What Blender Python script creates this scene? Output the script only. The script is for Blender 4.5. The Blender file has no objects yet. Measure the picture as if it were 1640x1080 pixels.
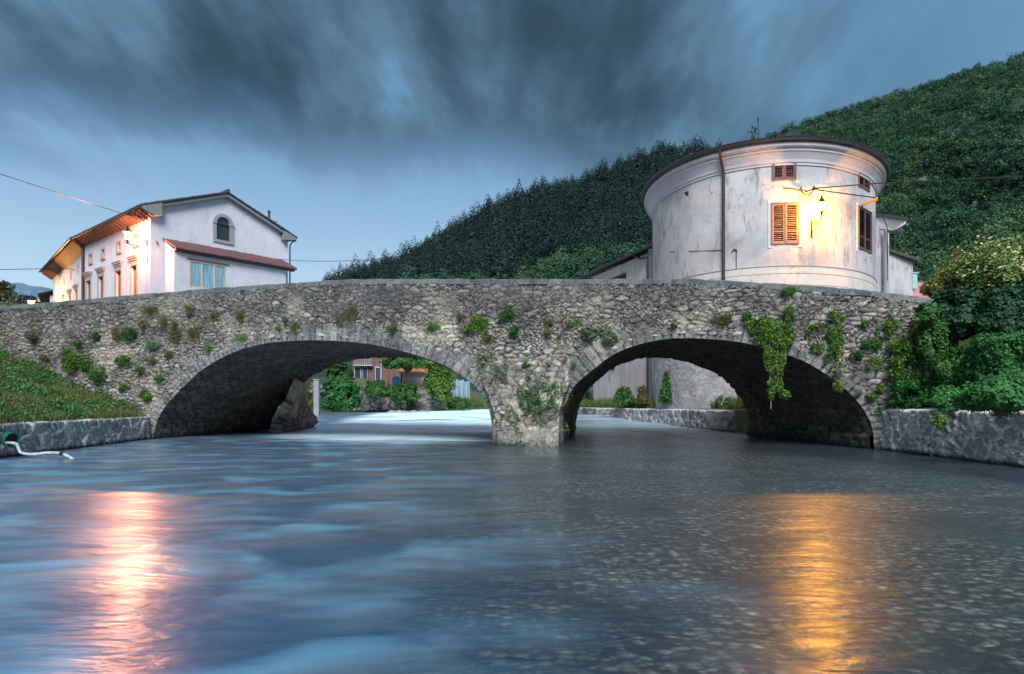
import bpy, math, random
import numpy as np
from mathutils import Vector, Matrix
R = math.radians
random.seed(7)
S = bpy.context.scene
COL = S.collection

# ------------------------------------------------------------------ camera, sky, sun, exposure
F = 1040.0                       # focal length in photograph pixels (photo is 1640 wide)
EYE = 1.3                        # eye height above the water
cam = bpy.data.cameras.new("camera"); co = bpy.data.objects.new("camera", cam); COL.objects.link(co)
co.location = (0, 0, EYE); co.rotation_euler = (R(90), 0, 0)
cam.sensor_width = 36; cam.lens = 36 * F / 1640; cam.shift_y = 105 / 1640
cam.clip_start = .1; cam.clip_end = 6000
S.camera = co
S.view_settings.view_transform = 'Standard'; S.view_settings.look = 'None'
S.view_settings.exposure = 1.15; S.view_settings.gamma = 1
try:
    S.cycles.use_denoising = True
    S.cycles.max_bounces = 8; S.cycles.transparent_max_bounces = 16
    S.cycles.sample_clamp_indirect = 4
except Exception: pass

SUN_EL, SUN_AZ = 40, 178         # soft dusk light from behind the camera
def nd(nt, kind, **kw):
    n = nt.nodes.new(kind)
    for k, v in kw.items():
        if k in n.inputs.keys(): n.inputs[k].default_value = v
        else: setattr(n, k, v)
    return n
class NT:
    """small helper for node trees"""
    def __init__(s, nt): s.nt = nt; nt.nodes.clear()
    def n(s, kind, ins=None, **kw):
        n = s.nt.nodes.new(kind)
        for k, v in kw.items(): setattr(n, k, v)
        if ins:
            for k, v in ins.items():
                sock = n.inputs[k]
                if hasattr(v, 'is_output') or isinstance(v, bpy.types.NodeSocket): s.nt.links.new(v, sock)
                else: sock.default_value = v
        return n
    def math(s, op, a, b=0.0, c=None, clamp=False):
        d = {0: a, 1: b}
        if c is not None: d[2] = c
        return s.n('ShaderNodeMath', d, operation=op, use_clamp=clamp).outputs[0]
    def mix(s, f, a, b, blend='MIX'):
        n = s.n('ShaderNodeMix', None, data_type='RGBA', blend_type=blend)
        for i, v in ((0, f), (6, a), (7, b)):
            if isinstance(v, bpy.types.NodeSocket): s.nt.links.new(v, n.inputs[i])
            else: n.inputs[i].default_value = (tuple(v) + (1,))[:4] if isinstance(v, (tuple, list)) else v
        return n.outputs[2]
    def ramp(s, f, stops, interp='LINEAR'):
        n = s.n('ShaderNodeValToRGB', {0: f}); cr = n.color_ramp; cr.interpolation = interp
        while len(cr.elements) < len(stops): cr.elements.new(.5)
        for e, (p, c) in zip(cr.elements, stops):
            e.position = p; e.color = (c, c, c, 1) if isinstance(c, (int, float)) else (tuple(c) + (1,))[:4]
        return n.outputs[0]
    def noise(s, vec, scale, detail=4, rough=.55, dist=0.0):
        d = {'Scale': scale, 'Detail': detail, 'Roughness': rough, 'Distortion': dist}
        if vec is not None: d['Vector'] = vec
        return s.n('ShaderNodeTexNoise', d).outputs[0]
    def mapr(s, v, a, b, c=0.0, d=1.0):
        return s.n('ShaderNodeMapRange', {0: v, 1: a, 2: b, 3: c, 4: d}, interpolation_type='SMOOTHSTEP').outputs[0]
    def mapping(s, vec, scale=(1, 1, 1), loc=(0, 0, 0), rot=(0, 0, 0)):
        return s.n('ShaderNodeMapping', {'Vector': vec, 'Scale': scale, 'Location': loc, 'Rotation': rot}).outputs[0]

w = bpy.data.worlds.new("World"); S.world = w; w.use_nodes = True
t = NT(w.node_tree)
out = t.n('ShaderNodeOutputWorld')
sky = t.n('ShaderNodeTexSky', sky_type='NISHITA', sun_disc=False, sun_elevation=R(SUN_EL), sun_rotation=R(SUN_AZ), ozone_density=4.0)
tc = t.n('ShaderNodeTexCoord').outputs['Generated']
sx = t.n('ShaderNodeSeparateXYZ', {0: tc})
X, Y, Z = sx.outputs[0], sx.outputs[1], sx.outputs[2]
el = t.math('MAXIMUM', Z, 0.0)
clear = t.ramp(el, [(0.0, (.47, .57, .63)), (.12, (.35, .48, .58)), (.25, (.205, .335, .47)), (.40, (.085, .18, .32)), (1.0, (.06, .14, .26))])
nishi = t.mix(1.0, sky.outputs[0], (.03, .033, .038), 'MULTIPLY')
base = t.mix(.15, clear, nishi)
# cloud deck: direction projected on a plane overhead, streaked by the wind towards the viewer
den = t.math('ADD', el, .20)
pv = t.n('ShaderNodeCombineXYZ', {0: t.math('DIVIDE', X, den), 1: t.math('DIVIDE', Y, den), 2: 0.0}).outputs[0]
SK = (2.2, 31)
n1 = t.noise(t.mapping(pv, (1.15, .55, 1), (SK[0], SK[1], 0), (0, 0, R(-30))), 1.7, 5, .55, .15)
n2 = t.noise(t.mapping(pv, (2.4, .62, 1), (7.3 + SK[0], 0.2, 0), (0, 0, R(-30))), 2.6, 5, .6, .1)
n3 = t.noise(t.mapping(pv, (.9, .8, 1), (1.3, 5.2 + SK[1], 0)), .9, 2, .5)
cl = t.math('ADD', t.math('MULTIPLY', n1, .52), t.math('ADD', t.math('MULTIPLY', n2, .16), t.math('MULTIPLY', n3, .32)))
# the deck ends over the horizon: lower edge higher up on the left
az = t.math('DIVIDE', X, t.math('MAXIMUM', Y, .05))
edge = t.mapr(az, -.05, .55, .315, .09)
edge = t.math('ADD', edge, t.math('MULTIPLY', t.math('SUBTRACT', n1, .5), .30))
edge = t.math('ADD', edge, t.math('MULTIPLY', t.math('SUBTRACT', n2, .5), .08))
deck = t.mapr(t.math('SUBTRACT', Z, edge), -.03, .08)
dens = t.mapr(cl, .395, .60)
ccol = t.ramp(dens, [(0.0, (.105, .225, .38)), (.35, (.066, .130, .198)), (1.0, (.020, .043, .067))])
rightl = t.mapr(az, .45, .85)
ccol = t.mix(t.math('MULTIPLY', t.mapr(az, .15, .8), .6), ccol, (.12, .25, .40))
skyc = t.mix(t.math('MULTIPLY', deck, t.mapr(cl, .26, .42, .55, 1.0)), base, ccol)
below = t.mapr(Z, -.05, 0.0)
skyc = t.mix(below, (.10, .14, .16), skyc)
bg = t.n('ShaderNodeBackground', {0: skyc, 1: .80})
t.nt.links.new(bg.outputs[0], out.inputs[0])

sun = bpy.data.lights.new("sun", 'SUN'); so = bpy.data.objects.new("sun", sun); COL.objects.link(so)
sun.energy = 2.6; sun.angle = R(30); sun.color = (.97, .97, 1.0)
az_ = R(SUN_AZ); d_ = Vector((math.sin(az_) * math.cos(R(SUN_EL)), math.cos(az_) * math.cos(R(SUN_EL)), math.sin(R(SUN_EL))))
so.rotation_euler = (-d_).to_track_quat('-Z', 'Y').to_euler()

# ------------------------------------------------------------------ measuring helpers
def at(px, py, Yd): return Vector(((px - 820) / F * Yd, Yd, EYE + (645 - py) / F * Yd))
def on_line(px, o, d):           # parameter t where the sight line of column px meets the plan line o + t d
    k = (px - 820) / F
    return (k * o[1] - o[0]) / (d[0] - k * d[1])
def zat(py, Yd): return EYE + (645 - py) / F * Yd

# ------------------------------------------------------------------ object helpers
def tag(o, label=None, cat=None, group=None, kind=None):
    if label: o['label'] = label
    if cat: o['category'] = cat
    if group: o['group'] = group
    if kind: o['kind'] = kind
    return o
ORG = {}
def org(p): return ORG.get(p.name, (0, 0, 0)) if p is not None else (0, 0, 0)
def empty(name, loc=(0, 0, 0), rz=0.0, label=None, cat=None, group=None):
    o = bpy.data.objects.new(name, None); COL.objects.link(o)
    o.location = loc; o.rotation_euler = (0, 0, rz); o.empty_display_size = .2; ORG[o.name] = tuple(loc)
    return tag(o, label, cat, group)
def rawmesh(name, V, Fc, mat, parent=None, smooth=False, attrs=None, mats=None, midx=None):
    V = np.asarray(V, dtype=np.float64).reshape(-1, 3) - np.array(org(parent))
    V = V.astype(np.float32)
    me = bpy.data.meshes.new(name)
    if isinstance(Fc, np.ndarray):
        k = Fc.shape[1]; n = len(Fc)
        me.vertices.add(len(V)); me.vertices.foreach_set('co', V.ravel())
        me.loops.add(n * k); me.loops.foreach_set('vertex_index', Fc.astype(np.int32).ravel())
        me.polygons.add(n); me.polygons.foreach_set('loop_start', np.arange(0, n * k, k, dtype=np.int32))
        me.update(calc_edges=True)
    else:
        me.from_pydata([tuple(v) for v in V], [], Fc)
    if smooth: me.polygons.foreach_set('use_smooth', np.ones(len(me.polygons), dtype=bool))
    for m in (mats or [mat]): me.materials.append(m)
    if midx is not None: me.polygons.foreach_set('material_index', np.asarray(midx, dtype=np.int32))
    if attrs:
        for an, arr in attrs.items():
            a = me.color_attributes.new(an, 'FLOAT_COLOR', 'POINT')
            a.data.foreach_set('color', np.asarray(arr, dtype=np.float32).ravel())
    me.update()
    o = bpy.data.objects.new(name, me); COL.objects.link(o)
    if parent is not None: o.parent = parent
    ORG[o.name] = org(parent)
    return o
class MB:
    """collects simple shapes into one mesh"""
    def __init__(s): s.v = []; s.f = []
    def add(s, vs, fs):
        b = len(s.v); s.v += [tuple(v) for v in vs]; s.f += [tuple(b + i for i in f) for f in fs]; return s
    def box(s, c, size, rz=0.0, M=None):
        hx, hy, hz = size[0] / 2, size[1] / 2, size[2] / 2
        vs = [Vector((x * hx, y * hy, z * hz)) for z in (-1, 1) for x, y in ((-1, -1), (1, -1), (1, 1), (-1, 1))]
        m = Matrix.Rotation(rz, 3, 'Z') if M is None else M
        return s.add([m @ v + Vector(c) for v in vs], [(3, 2, 1, 0), (4, 5, 6, 7), (0, 1, 5, 4), (1, 2, 6, 5), (2, 3, 7, 6), (3, 0, 4, 7)])
    def prism(s, poly, a, b):     # poly: list of 3-vectors (planar), extruded from offset a to offset b
        n = len(poly); a = Vector(a); b = Vector(b)
        vs = [Vector(p) + a for p in poly] + [Vector(p) + b for p in poly]
        return s.add(vs, [tuple(range(n))[::-1], tuple(range(n, 2 * n))] + [(i, (i + 1) % n, n + (i + 1) % n, n + i) for i in range(n)])
    def tube(s, pts, r, seg=8, cap=True):
        pts = [Vector(p) for p in pts]; n = len(pts)
        rr = r if isinstance(r, (list, tuple)) else [r] * n
        rings = []; up0 = None
        for i, p in enumerate(pts):
            d = (pts[min(i + 1, n - 1)] - pts[max(i - 1, 0)]).normalized()
            if up0 is None: up0 = Vector((0, 0, 1)) if abs(d.z) < .9 else Vector((1, 0, 0))
            x = d.cross(up0).normalized(); y = x.cross(d).normalized(); up0 = y
            rings.append([p + x * math.cos(2 * math.pi * k / seg) * rr[i] + y * math.sin(2 * math.pi * k / seg) * rr[i] for k in range(seg)])
        vs = [v for q in rings for v in q]
        fs = [(i * seg + k, i * seg + (k + 1) % seg, (i + 1) * seg + (k + 1) % seg, (i + 1) * seg + k) for i in range(n - 1) for k in range(seg)]
        if cap: fs += [tuple(range(seg))[::-1], tuple((n - 1) * seg + k for k in range(seg))]
        return s.add(vs, fs)
    def lathe(s, prof, c, seg=16):  # prof: (r, z)
        vs = [(c[0] + r * math.cos(2 * math.pi * k / seg), c[1] + r * math.sin(2 * math.pi * k / seg), c[2] + z) for r, z in prof for k in range(seg)]
        n = len(prof)
        fs = [(i * seg + k, i * seg + (k + 1) % seg, (i + 1) * seg + (k + 1) % seg, (i + 1) * seg + k) for i in range(n - 1) for k in range(seg)]
        fs += [tuple(range(seg))[::-1], tuple((n - 1) * seg + k for k in range(seg))]
        return s.add(vs, fs)
    def build(s, name, mat, parent=None, smooth=False, bevel=0.0):
        o = rawmesh(name, s.v, s.f, mat, parent, smooth)
        if bevel:
            m = o.modifiers.new('bevel', 'BEVEL'); m.width = bevel; m.segments = 1; m.limit_method = 'ANGLE'
        return o

# numpy noise
_rt = np.random.RandomState(11)
_T = _rt.rand(256, 256, 6).astype(np.float32)
def vnoise(x, y, ch=0):
    xi = np.floor(x).astype(int); yi = np.floor(y).astype(int)
    fx = x - xi; fy = y - yi; fx = fx * fx * (3 - 2 * fx); fy = fy * fy * (3 - 2 * fy)
    g = lambda a, b: _T[a % 256, b % 256, ch]
    return (g(xi, yi) * (1 - fx) + g(xi + 1, yi) * fx) * (1 - fy) + (g(xi, yi + 1) * (1 - fx) + g(xi + 1, yi + 1) * fx) * fy
def fbm(x, y, o=4, ch=0):
    v = 0; a = .5; s_ = 0
    for i in range(o):
        v = v + a * vnoise(x * 2 ** i + 17.3 * i, y * 2 ** i + 9.1 * i, ch); s_ += a; a *= .5
    return v / s_
def worley(x, y, cw, ch_, off=0, jit=.85):
    """irregular cells of size cw x ch_; returns edge distance (0 at joints), id random a, b and offset inside the stone"""
    row = np.floor(y / ch_)
    gx = x / cw; gy = y / ch_
    xi = np.floor(gx).astype(int); yi = np.floor(gy).astype(int)
    f1 = np.full(x.shape, 9., dtype=np.float32); f2 = f1.copy()
    ra = np.zeros_like(f1); rb = np.zeros_like(f1); dx1 = np.zeros_like(f1); dy1 = np.zeros_like(f1)
    for j in (-2, -1, 0, 1, 2):
        for i in (-2, -1, 0, 1, 2):
            cx = xi + i; cy = yi + j
            tt = _T[(cx + off * 31) % 256, (cy + off * 57) % 256]
            px = cx + .5 + (cy % 2) * .5 - .25 + (tt[..., 0] - .5) * jit; py = cy + .5 + (tt[..., 1] - .5) * jit
            dx = gx - px; dy = gy - py
            d = np.sqrt(dx * dx + dy * dy)
            near = d < f1
            f2 = np.where(near, f1, np.minimum(f2, d))
            ra = np.where(near, tt[..., 2], ra); rb = np.where(near, tt[..., 3], rb)
            dx1 = np.where(near, dx, dx1); dy1 = np.where(near, dy, dy1)
            f1 = np.where(near, d, f1)
    return (f2 - f1), ra, rb, dx1, dy1
def sstep(a, b, v):
    q = np.clip((v - a) / (b - a), 0, 1); return q * q * (3 - 2 * q)
def rubble(x, y, big=(.62, .30), small=(.26, .115), frac=.5, depth=.06, off=0, joint=.22):
    """height (m, outward) and per-vertex stone data of rubble masonry in plan coords x, y (m)"""
    wx = x + (fbm(x * 1.6, y * 1.6, 3, 4) - .5) * .25; wy = y + (fbm(x * 1.3 + 40, y * 1.3, 3, 5) - .5) * .22
    eb, ab, bb, dxb, dyb = worley(wx, wy, big[0], big[1], off)
    es, as_, bs, dxs, dys = worley(wx, wy, small[0], small[1], off + 3)
    isb = ab > 1 - frac
    e = np.where(isb, eb, np.minimum(es, eb * 2.0)); a = np.where(isb, ab * 7.7 % 1, as_); b = np.where(isb, bb, bs)
    dx = np.where(isb, dxb, dxs); dy = np.where(isb, dyb, dys)
    h = sstep(0.02, joint, e)
    tilt = (dx * (a - .5) + dy * (b - .5)) * 1.1
    hh = h * depth * (.55 + .6 * b + tilt) + (fbm(x * 14, y * 14, 3, 1) - .5) * depth * .55 * (0.3 + h)
    return hh, a, h, b
def grid_faces(nu, nv):
    i = np.arange(nu - 1)[:, None] * nv + np.arange(nv - 1)[None, :]
    return np.stack([i, i + nv, i + nv + 1, i + 1], -1).reshape(-1, 4)
def scol(a, h, b, extra=None):
    c = np.ones(a.shape + (4,), dtype=np.float32); c[..., 0] = a; c[..., 1] = h; c[..., 2] = b
    if extra is not None: c[..., 3] = extra
    return c
# ------------------------------------------------------------------ materials
def newmat(name):
    m = bpy.data.materials.new(name); m.use_nodes = True
    t = NT(m.node_tree); o = t.n('ShaderNodeOutputMaterial'); return m, t, o
def bump(t, h, strength=.5, dist=.02, normal=None):
    d = {'Height': h, 'Strength': strength, 'Distance': dist}
    if normal is not None: d['Normal'] = normal
    return t.n('ShaderNodeBump', d).outputs[0]
def finish(t, o, col, rough=.85, normal=None, metal=0.0, spec=.35):
    p = t.n('ShaderNodeBsdfPrincipled', {'Base Color': (tuple(col) + (1,))[:4] if isinstance(col, tuple) else col, 'Roughness': rough, 'Metallic': metal, 'Specular IOR Level': spec})
    if normal is not None: t.nt.links.new(normal, p.inputs['Normal'])
    t.nt.links.new(p.outputs[0], o.inputs[0]); return p
def objpos(t): return t.n('ShaderNodeNewGeometry').outputs['Position']

def stone_mat(name, ramp, mortar, dirt=(.035, .035, .03), moss=(.05, .058, .026), dirt_amt=.6, moss_amt=.35, bump_s=.6, wetline=True, pale=(.55, .55, .53)):
    m, t, o = newmat(name); P = objpos(t)
    a = t.n('ShaderNodeVertexColor', layer_name='stone'); s = t.n('ShaderNodeSeparateColor', {0: a.outputs[0]})
    col = t.ramp(s.outputs[0], ramp)
    nz = t.noise(P, 9, 6, .7); col = t.mix(t.mapr(nz, .35, .75), col, t.mix(.5, col, pale))
    fine = t.noise(P, 38, 5, .75)
    col = t.mix(t.mapr(fine, .60, .40), col, t.mix(.72, col, dirt))
    lich = t.noise(P, 21, 4, .8); col = t.mix(t.mapr(lich, .60, .68), col, t.mix(.6, col, pale))
    col = t.mix(s.outputs[1], mortar, col)
    d = t.noise(P, 1.1, 7, .7); col = t.mix(t.math('MULTIPLY', t.mapr(d, .45, .66), dirt_amt), col, t.mix(.85, col, dirt))
    d2 = t.noise(P, 3.4, 6, .75, .4); col = t.mix(t.math('MULTIPLY', t.mapr(d2, .52, .64), dirt_amt), col, t.mix(.8, col, dirt))
    ms = t.noise(P, .8, 8, .75); col = t.mix(t.math('MULTIPLY', t.mapr(ms, .53, .68), moss_amt), col, moss)
    z = t.n('ShaderNodeSeparateXYZ', {0: P}).outputs[2]
    if wetline:
        wl = t.mapr(t.math('ADD', z, t.math('MULTIPLY', t.math('SUBTRACT', nz, .5), .5)), .24, .02)
        col = t.mix(wl, col, t.mix(.85, col, (.012, .016, .012)))
    bg_ = t.noise(P, .42, 7, .7); col = t.mix(t.math('MULTIPLY', t.mapr(bg_, .50, .64), .42 if moss_amt > .4 else 0.0), col, t.mix(t.mapr(nz, .35, .65), (.30, .26, .20), (.66, .60, .50)))
    zt = t.mapr(t.math('ADD', z, t.math('MULTIPLY', t.math('SUBTRACT', d, .5), 3.0)), 3.4, 4.6); col = t.mix(t.math('MULTIPLY', zt, dirt_amt * .75), col, t.mix(.7, col, (.05, .05, .055)))
    b1 = bump(t, t.math('ADD', t.math('MULTIPLY', fine, .5), nz), bump_s, .05)
    finish(t, o, col, .92, b1, spec=.2); return m
M = {}
M['rubble'] = stone_mat('rubble_stone', [(0, (.10, .095, .09)), (.25, (.26, .245, .22)), (.45, (.44, .415, .365)), (.62, (.18, .165, .145)), (.84, (.66, .63, .56)), (1, (.42, .33, .25))], (.03, .027, .022), dirt_amt=.82, moss_amt=.55)
M['ring'] = stone_mat('arch_stone', [(0, (.12, .125, .13)), (.4, (.26, .255, .24)), (.7, (.15, .155, .155)), (1, (.36, .345, .31))], (.045, .043, .038), dirt_amt=.75, moss_amt=.25, bump_s=.9)
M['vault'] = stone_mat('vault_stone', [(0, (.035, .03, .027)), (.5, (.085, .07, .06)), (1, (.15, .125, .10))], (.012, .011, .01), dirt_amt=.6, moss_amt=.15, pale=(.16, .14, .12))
M['coping'] = stone_mat('coping_stone', [(0, (.12, .13, .14)), (.5, (.19, .205, .215)), (1, (.27, .28, .28))], (.05, .05, .05), dirt_amt=.7, moss_amt=.25, wetline=False)
M['pale_rubble'] = stone_mat('pale_rubble_stone', [(0, (.42, .42, .43)), (.5, (.58, .58, .58)), (1, (.70, .70, .68))], (.30, .30, .29), dirt_amt=.25, moss_amt=.15)
def riverwall_mat(name, ramp, mortar):
    m, t, o = newmat(name); P = objpos(t)
    a = t.n('ShaderNodeVertexColor', layer_name='stone'); s = t.n('ShaderNodeSeparateColor', {0: a.outputs[0]})
    col = t.ramp(s.outputs[0], ramp)
    nz = t.noise(P, 7, 6, .7); fine = t.noise(P, 30, 5, .7)
    col = t.mix(t.mapr(nz, .35, .7), t.mix(.5, col, (.05, .055, .065)), t.mix(.25, col, (.5, .5, .5)))
    col = t.mix(t.mapr(fine, .6, .4), col, t.mix(.5, col, (.04, .04, .045)))
    mo = t.mix(t.mapr(nz, .3, .7), mortar, t.mix(.35, mortar, (.1, .1, .1)))
    col = t.mix(s.outputs[1], mo, col)
    g_ = t.noise(P, 2.4, 6, .7); col = t.mix(t.math('MULTIPLY', t.mapr(g_, .52, .68), .7), col, t.mix(.75, col, (.05, .055, .045)))
    z = t.n('ShaderNodeSeparateXYZ', {0: P}).outputs[2]
    wl = t.mapr(t.math('ADD', z, t.math('MULTIPLY', t.math('SUBTRACT', nz, .5), .25)), .15, .01)
    col = t.mix(wl, col, (.014, .018, .016))
    finish(t, o, col, .85, bump(t, t.math('ADD', nz, t.math('MULTIPLY', fine, .4)), .5, .03), spec=.3); return m
M['wall_left'] = riverwall_mat('dark_mortared_stone', [(0, (.15, .15, .15)), (.35, (.36, .35, .34)), (.6, (.21, .205, .20)), (.8, (.48, .45, .41)), (1, (.60, .60, .59))], (.72, .72, .70))
M['wall_right'] = riverwall_mat('pale_mortared_stone', [(0, (.25, .26, .27)), (.4, (.52, .53, .53)), (.65, (.34, .34, .35)), (1, (.70, .68, .62))], (.90, .87, .80))
M['wall_far'] = riverwall_mat('far_mortared_stone', [(0, (.14, .15, .17)), (.5, (.32, .34, .38)), (1, (.55, .57, .60))], (.66, .68, .68))

def plaster(name, col, stain=(.28, .28, .30), pink=None, amt=.6, crack=True, sc=1.0):
    m, t, o = newmat(name); P = objpos(t)
    base = t.mix(t.mapr(t.noise(P, .9 * sc, 6, .62), .35, .68), col, tuple(c * .86 for c in col))
    if pink: base = t.mix(t.mapr(t.noise(t.mapping(P, (1, 1, 1.6)), .45 * sc, 5, .6), .42, .62), base, pink)
    base = t.mix(t.math('MULTIPLY', t.mapr(t.noise(P, .22 * sc, 5, .6), .46, .62), amt * .45), base, stain)
    st = t.noise(t.mapping(P, (1, 1, .35)), 1.7 * sc, 8, .72, .3)
    base = t.mix(t.math('MULTIPLY', t.mapr(st, .50, .72), amt), base, stain)
    p2 = t.noise(P, .55 * sc, 9, .78)
    base = t.mix(t.math('MULTIPLY', t.mapr(p2, .585, .60), amt * .75), base, t.mix(.5, base, (.40, .37, .33)))
    h = t.math('ADD', t.noise(P, 14, 6, .7), t.math('MULTIPLY', p2, .6))
    if crack:
        warp = t.n('ShaderNodeVectorMath', {0: P, 1: t.n('ShaderNodeTexNoise', {'Vector': P, 'Scale': 2.2, 'Detail': 6.0}).outputs[1]}, operation='ADD').outputs[0]
        v = t.n('ShaderNodeTexVoronoi', {'Vector': warp, 'Scale': .75}, feature='DISTANCE_TO_EDGE').outputs[0]
        cm = t.math('MULTIPLY', t.mapr(v, .012, .002), t.mapr(t.noise(P, .35, 2, .5), .5, .6))
        base = t.mix(t.math('MULTIPLY', cm, .8), base, (.10, .09, .09))
    finish(t, o, base, .9, bump(t, h, .5, .02), spec=.25); return m
M['white_plaster'] = plaster('white_plaster', (.50, .51, .56), (.33, .34, .39), (.50, .48, .54), .6, crack=False)
M['old_plaster'] = plaster('weathered_plaster', (.485, .475, .475), (.20, .195, .21), (.47, .42, .42), 1.2)
M['base_plaster'] = plaster('cream_base_plaster', (.55, .51, .46), (.36, .34, .33), (.56, .49, .45), .6)
M['cornice'] = plaster('cornice_plaster', (.50, .48, .51), (.30, .28, .31), None, .5, crack=False)
M['annex_plaster'] = plaster('annex_plaster', (.50, .46, .45), (.24, .22, .22), (.48, .42, .40), .8)
M['grey_stone'] = plaster('dressed_grey_stone', (.24, .25, .27), (.13, .13, .14), None, .5, crack=False, sc=3)
M['tan_stone'] = plaster('dressed_tan_stone', (.34, .29, .27), (.2, .17, .16), None, .5, crack=False, sc=3)

def simple(name, col, rough=.6, metal=0.0, var=.3, sc=8, bs=.3, stretch=(1, 1, 1), spec=.4):
    m, t, o = newmat(name); P = t.mapping(t.n('ShaderNodeTexCoord').outputs['Object'], stretch)
    n = t.noise(P, sc, 5, .65)
    c = t.mix(t.mapr(n, .3, .7), tuple(x * (1 - var) for x in col), tuple(min(1, x * (1 + var)) for x in col))
    finish(t, o, c, rough, bump(t, n, bs, .01), metal, spec); return m
M['iron'] = simple('dark_wrought_iron', (.035, .03, .028), .55, .6)
M['pipe'] = simple('brown_painted_pipe', (.045, .03, .03), .45, .2)
M['shutter'] = simple('dark_brown_shutter_wood', (.10, .055, .055), .6, stretch=(1, 1, 8))
M['shutter_warm'] = simple('faded_brown_shutter_wood', (.20, .12, .09), .7, stretch=(1, 1, 8), var=.45)
M['dark_inside'] = simple('dark_interior', (.02, .018, .016), .8)
M['wood'] = simple('oiled_wood', (.30, .15, .08), .55, stretch=(1, 1, 6))
M['pale_wood'] = simple('pale_varnished_wood', (.50, .38, .26), .5, stretch=(1, 1, 6))
M['eave_wood'] = simple('brown_eave_boards', (.11, .065, .055), .7, stretch=(6, 1, 1), var=.5)
M['board_grey'] = simple('weathered_grey_board', (.16, .17, .18), .75, stretch=(5, 1, 1))
M['rusty'] = simple('rusty_orange_bracket', (.45, .20, .08), .7, var=.4)
M['green_pipe'] = simple('green_plastic', (.02, .13, .10), .4)
M['white_hose'] = simple('dirty_white_hose', (.30, .33, .34), .5)
M['red_wood'] = simple('red_stained_timber', (.14, .075, .062), .7, stretch=(4, 4, .4), var=.6)
M['orange_roof'] = simple('orange_roof_tiles', (.42, .22, .10), .85, var=.4)
M['teal_paint'] = simple('pale_teal_paint', (.25, .42, .45), .6)
M['blue_box'] = simple('blue_plastic', (.03, .16, .32), .4)
M['cable'] = simple('black_cable', (.012, .012, .013), .5)
M['bronze'] = simple('dark_bronze', (.02, .03, .035), .5, .5)
M['green_shutter'] = simple('olive_green_shutters', (.11, .13, .06), .6, stretch=(1, 1, 10), var=.5)
M['pale_boards'] = simple('pale_blue_board_fence', (.48, .66, .72), .6, stretch=(1, 1, .3), sc=3)
def tiles(name, c1, c2, sc=3.2):
    m, t, o = newmat(name); P = objpos(t)
    n = t.noise(P, 5, 4, .7); b = t.noise(P, 1.5, 4, .6)
    c = t.mix(t.mapr(n, .35, .65), c1, c2); c = t.mix(t.mapr(b, .5, .7), c, (.06, .05, .05))
    finish(t, o, c, .85, bump(t, n, .6, .02)); return m
M['tiles'] = tiles('old_clay_tiles', (.075, .05, .048), (.06, .058, .06))
M['red_tiles'] = tiles('red_clay_tiles', (.085, .04, .042), (.14, .065, .065))
M['bright_tiles'] = tiles('bright_red_tiles', (.40, .12, .12), (.50, .26, .24))
M['roof_dark'] = simple('dark_roof_edge', (.03, .025, .028), .6)
m, t, o = newmat('window_glass')
finish(t, o, (.03, .05, .06), .08, None, 0, .9); M['glass'] = m
m, t, o = newmat('curtained_glass'); P = objpos(t)
st = t.noise(t.mapping(P, (6, 6, .3)), 3, 4, .6)
c = t.mix(t.mapr(st, .35, .65), (.11, .22, .28), (.24, .37, .44))
finish(t, o, c, .12, None, 0, .8); M['curtain'] = m
def emis(name, col, s, mixt=0.0):
    m, t, o = newmat(name); e = t.n('ShaderNodeEmission', {0: (*col, 1), 1: s})
    if mixt:
        tr = t.n('ShaderNodeBsdfTransparent'); mx = t.n('ShaderNodeMixShader', {0: 1 - mixt})
        t.nt.links.new(tr.outputs[0], mx.inputs[1]); t.nt.links.new(e.outputs[0], mx.inputs[2]); t.nt.links.new(mx.outputs[0], o.inputs[0])
    else: t.nt.links.new(e.outputs[0], o.inputs[0])
    return m
M['lit_glass'] = emis('lit_lantern_glass', (1, .66, .22), 14, .75)
M['bulb'] = emis('glowing_bulb', (1, .75, .38), 40)

def leafmat(name, dark, light, tip=None, rough=.6, scale=.5):
    m, t, o = newmat(name); P = objpos(t)
    a = t.n('ShaderNodeVertexColor', layer_name='leaf'); s = t.n('ShaderNodeSeparateColor', {0: a.outputs[0]})
    c = t.mix(s.outputs[0], dark, light)
    big = t.mapr(t.noise(P, scale, 5, .65), .38, .62); c = t.mix(big, t.mix(.7 if scale < .1 else .45, c, dark), c)
    if scale < .1: c = t.mix(t.math('MULTIPLY', t.mapr(t.noise(P, scale * 2.7, 4, .6), .52, .68), .55), c, tuple(x * y for x, y in zip(light, (1.9, 1.15, .8))))
    if tip: c = t.mix(s.outputs[1], c, tip)
    p = finish(t, o, c, rough, None, 0, .3)
    tr = t.n('ShaderNodeBsdfTranslucent', {0: c}); mx = t.n('ShaderNodeMixShader', {0: .28})
    t.nt.links.new(p.outputs[0], mx.inputs[1]); t.nt.links.new(tr.outputs[0], mx.inputs[2]); t.nt.links.new(mx.outputs[0], o.inputs[0])
    return m
M['leaf_bright'] = leafmat('bright_green_leaves', (.05, .12, .02), (.17, .30, .05), scale=2)
M['leaf_mid'] = leafmat('mid_green_leaves', (.03, .095, .025), (.10, .25, .06), scale=1.2)
M['leaf_dark'] = leafmat('dark_ivy_leaves', (.014, .046, .026), (.045, .14, .060), scale=1.2)
M['leaf_teal'] = leafmat('cool_green_leaves', (.018, .085, .025), (.075, .27, .065), scale=1)
M['leaf_elder'] = leafmat('flowering_elder_leaves', (.04, .09, .02), (.15, .26, .06), (.58, .58, .27), scale=1)
M['leaf_olive'] = leafmat('olive_brown_grass', (.09, .08, .03), (.20, .19, .07), scale=2)
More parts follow.
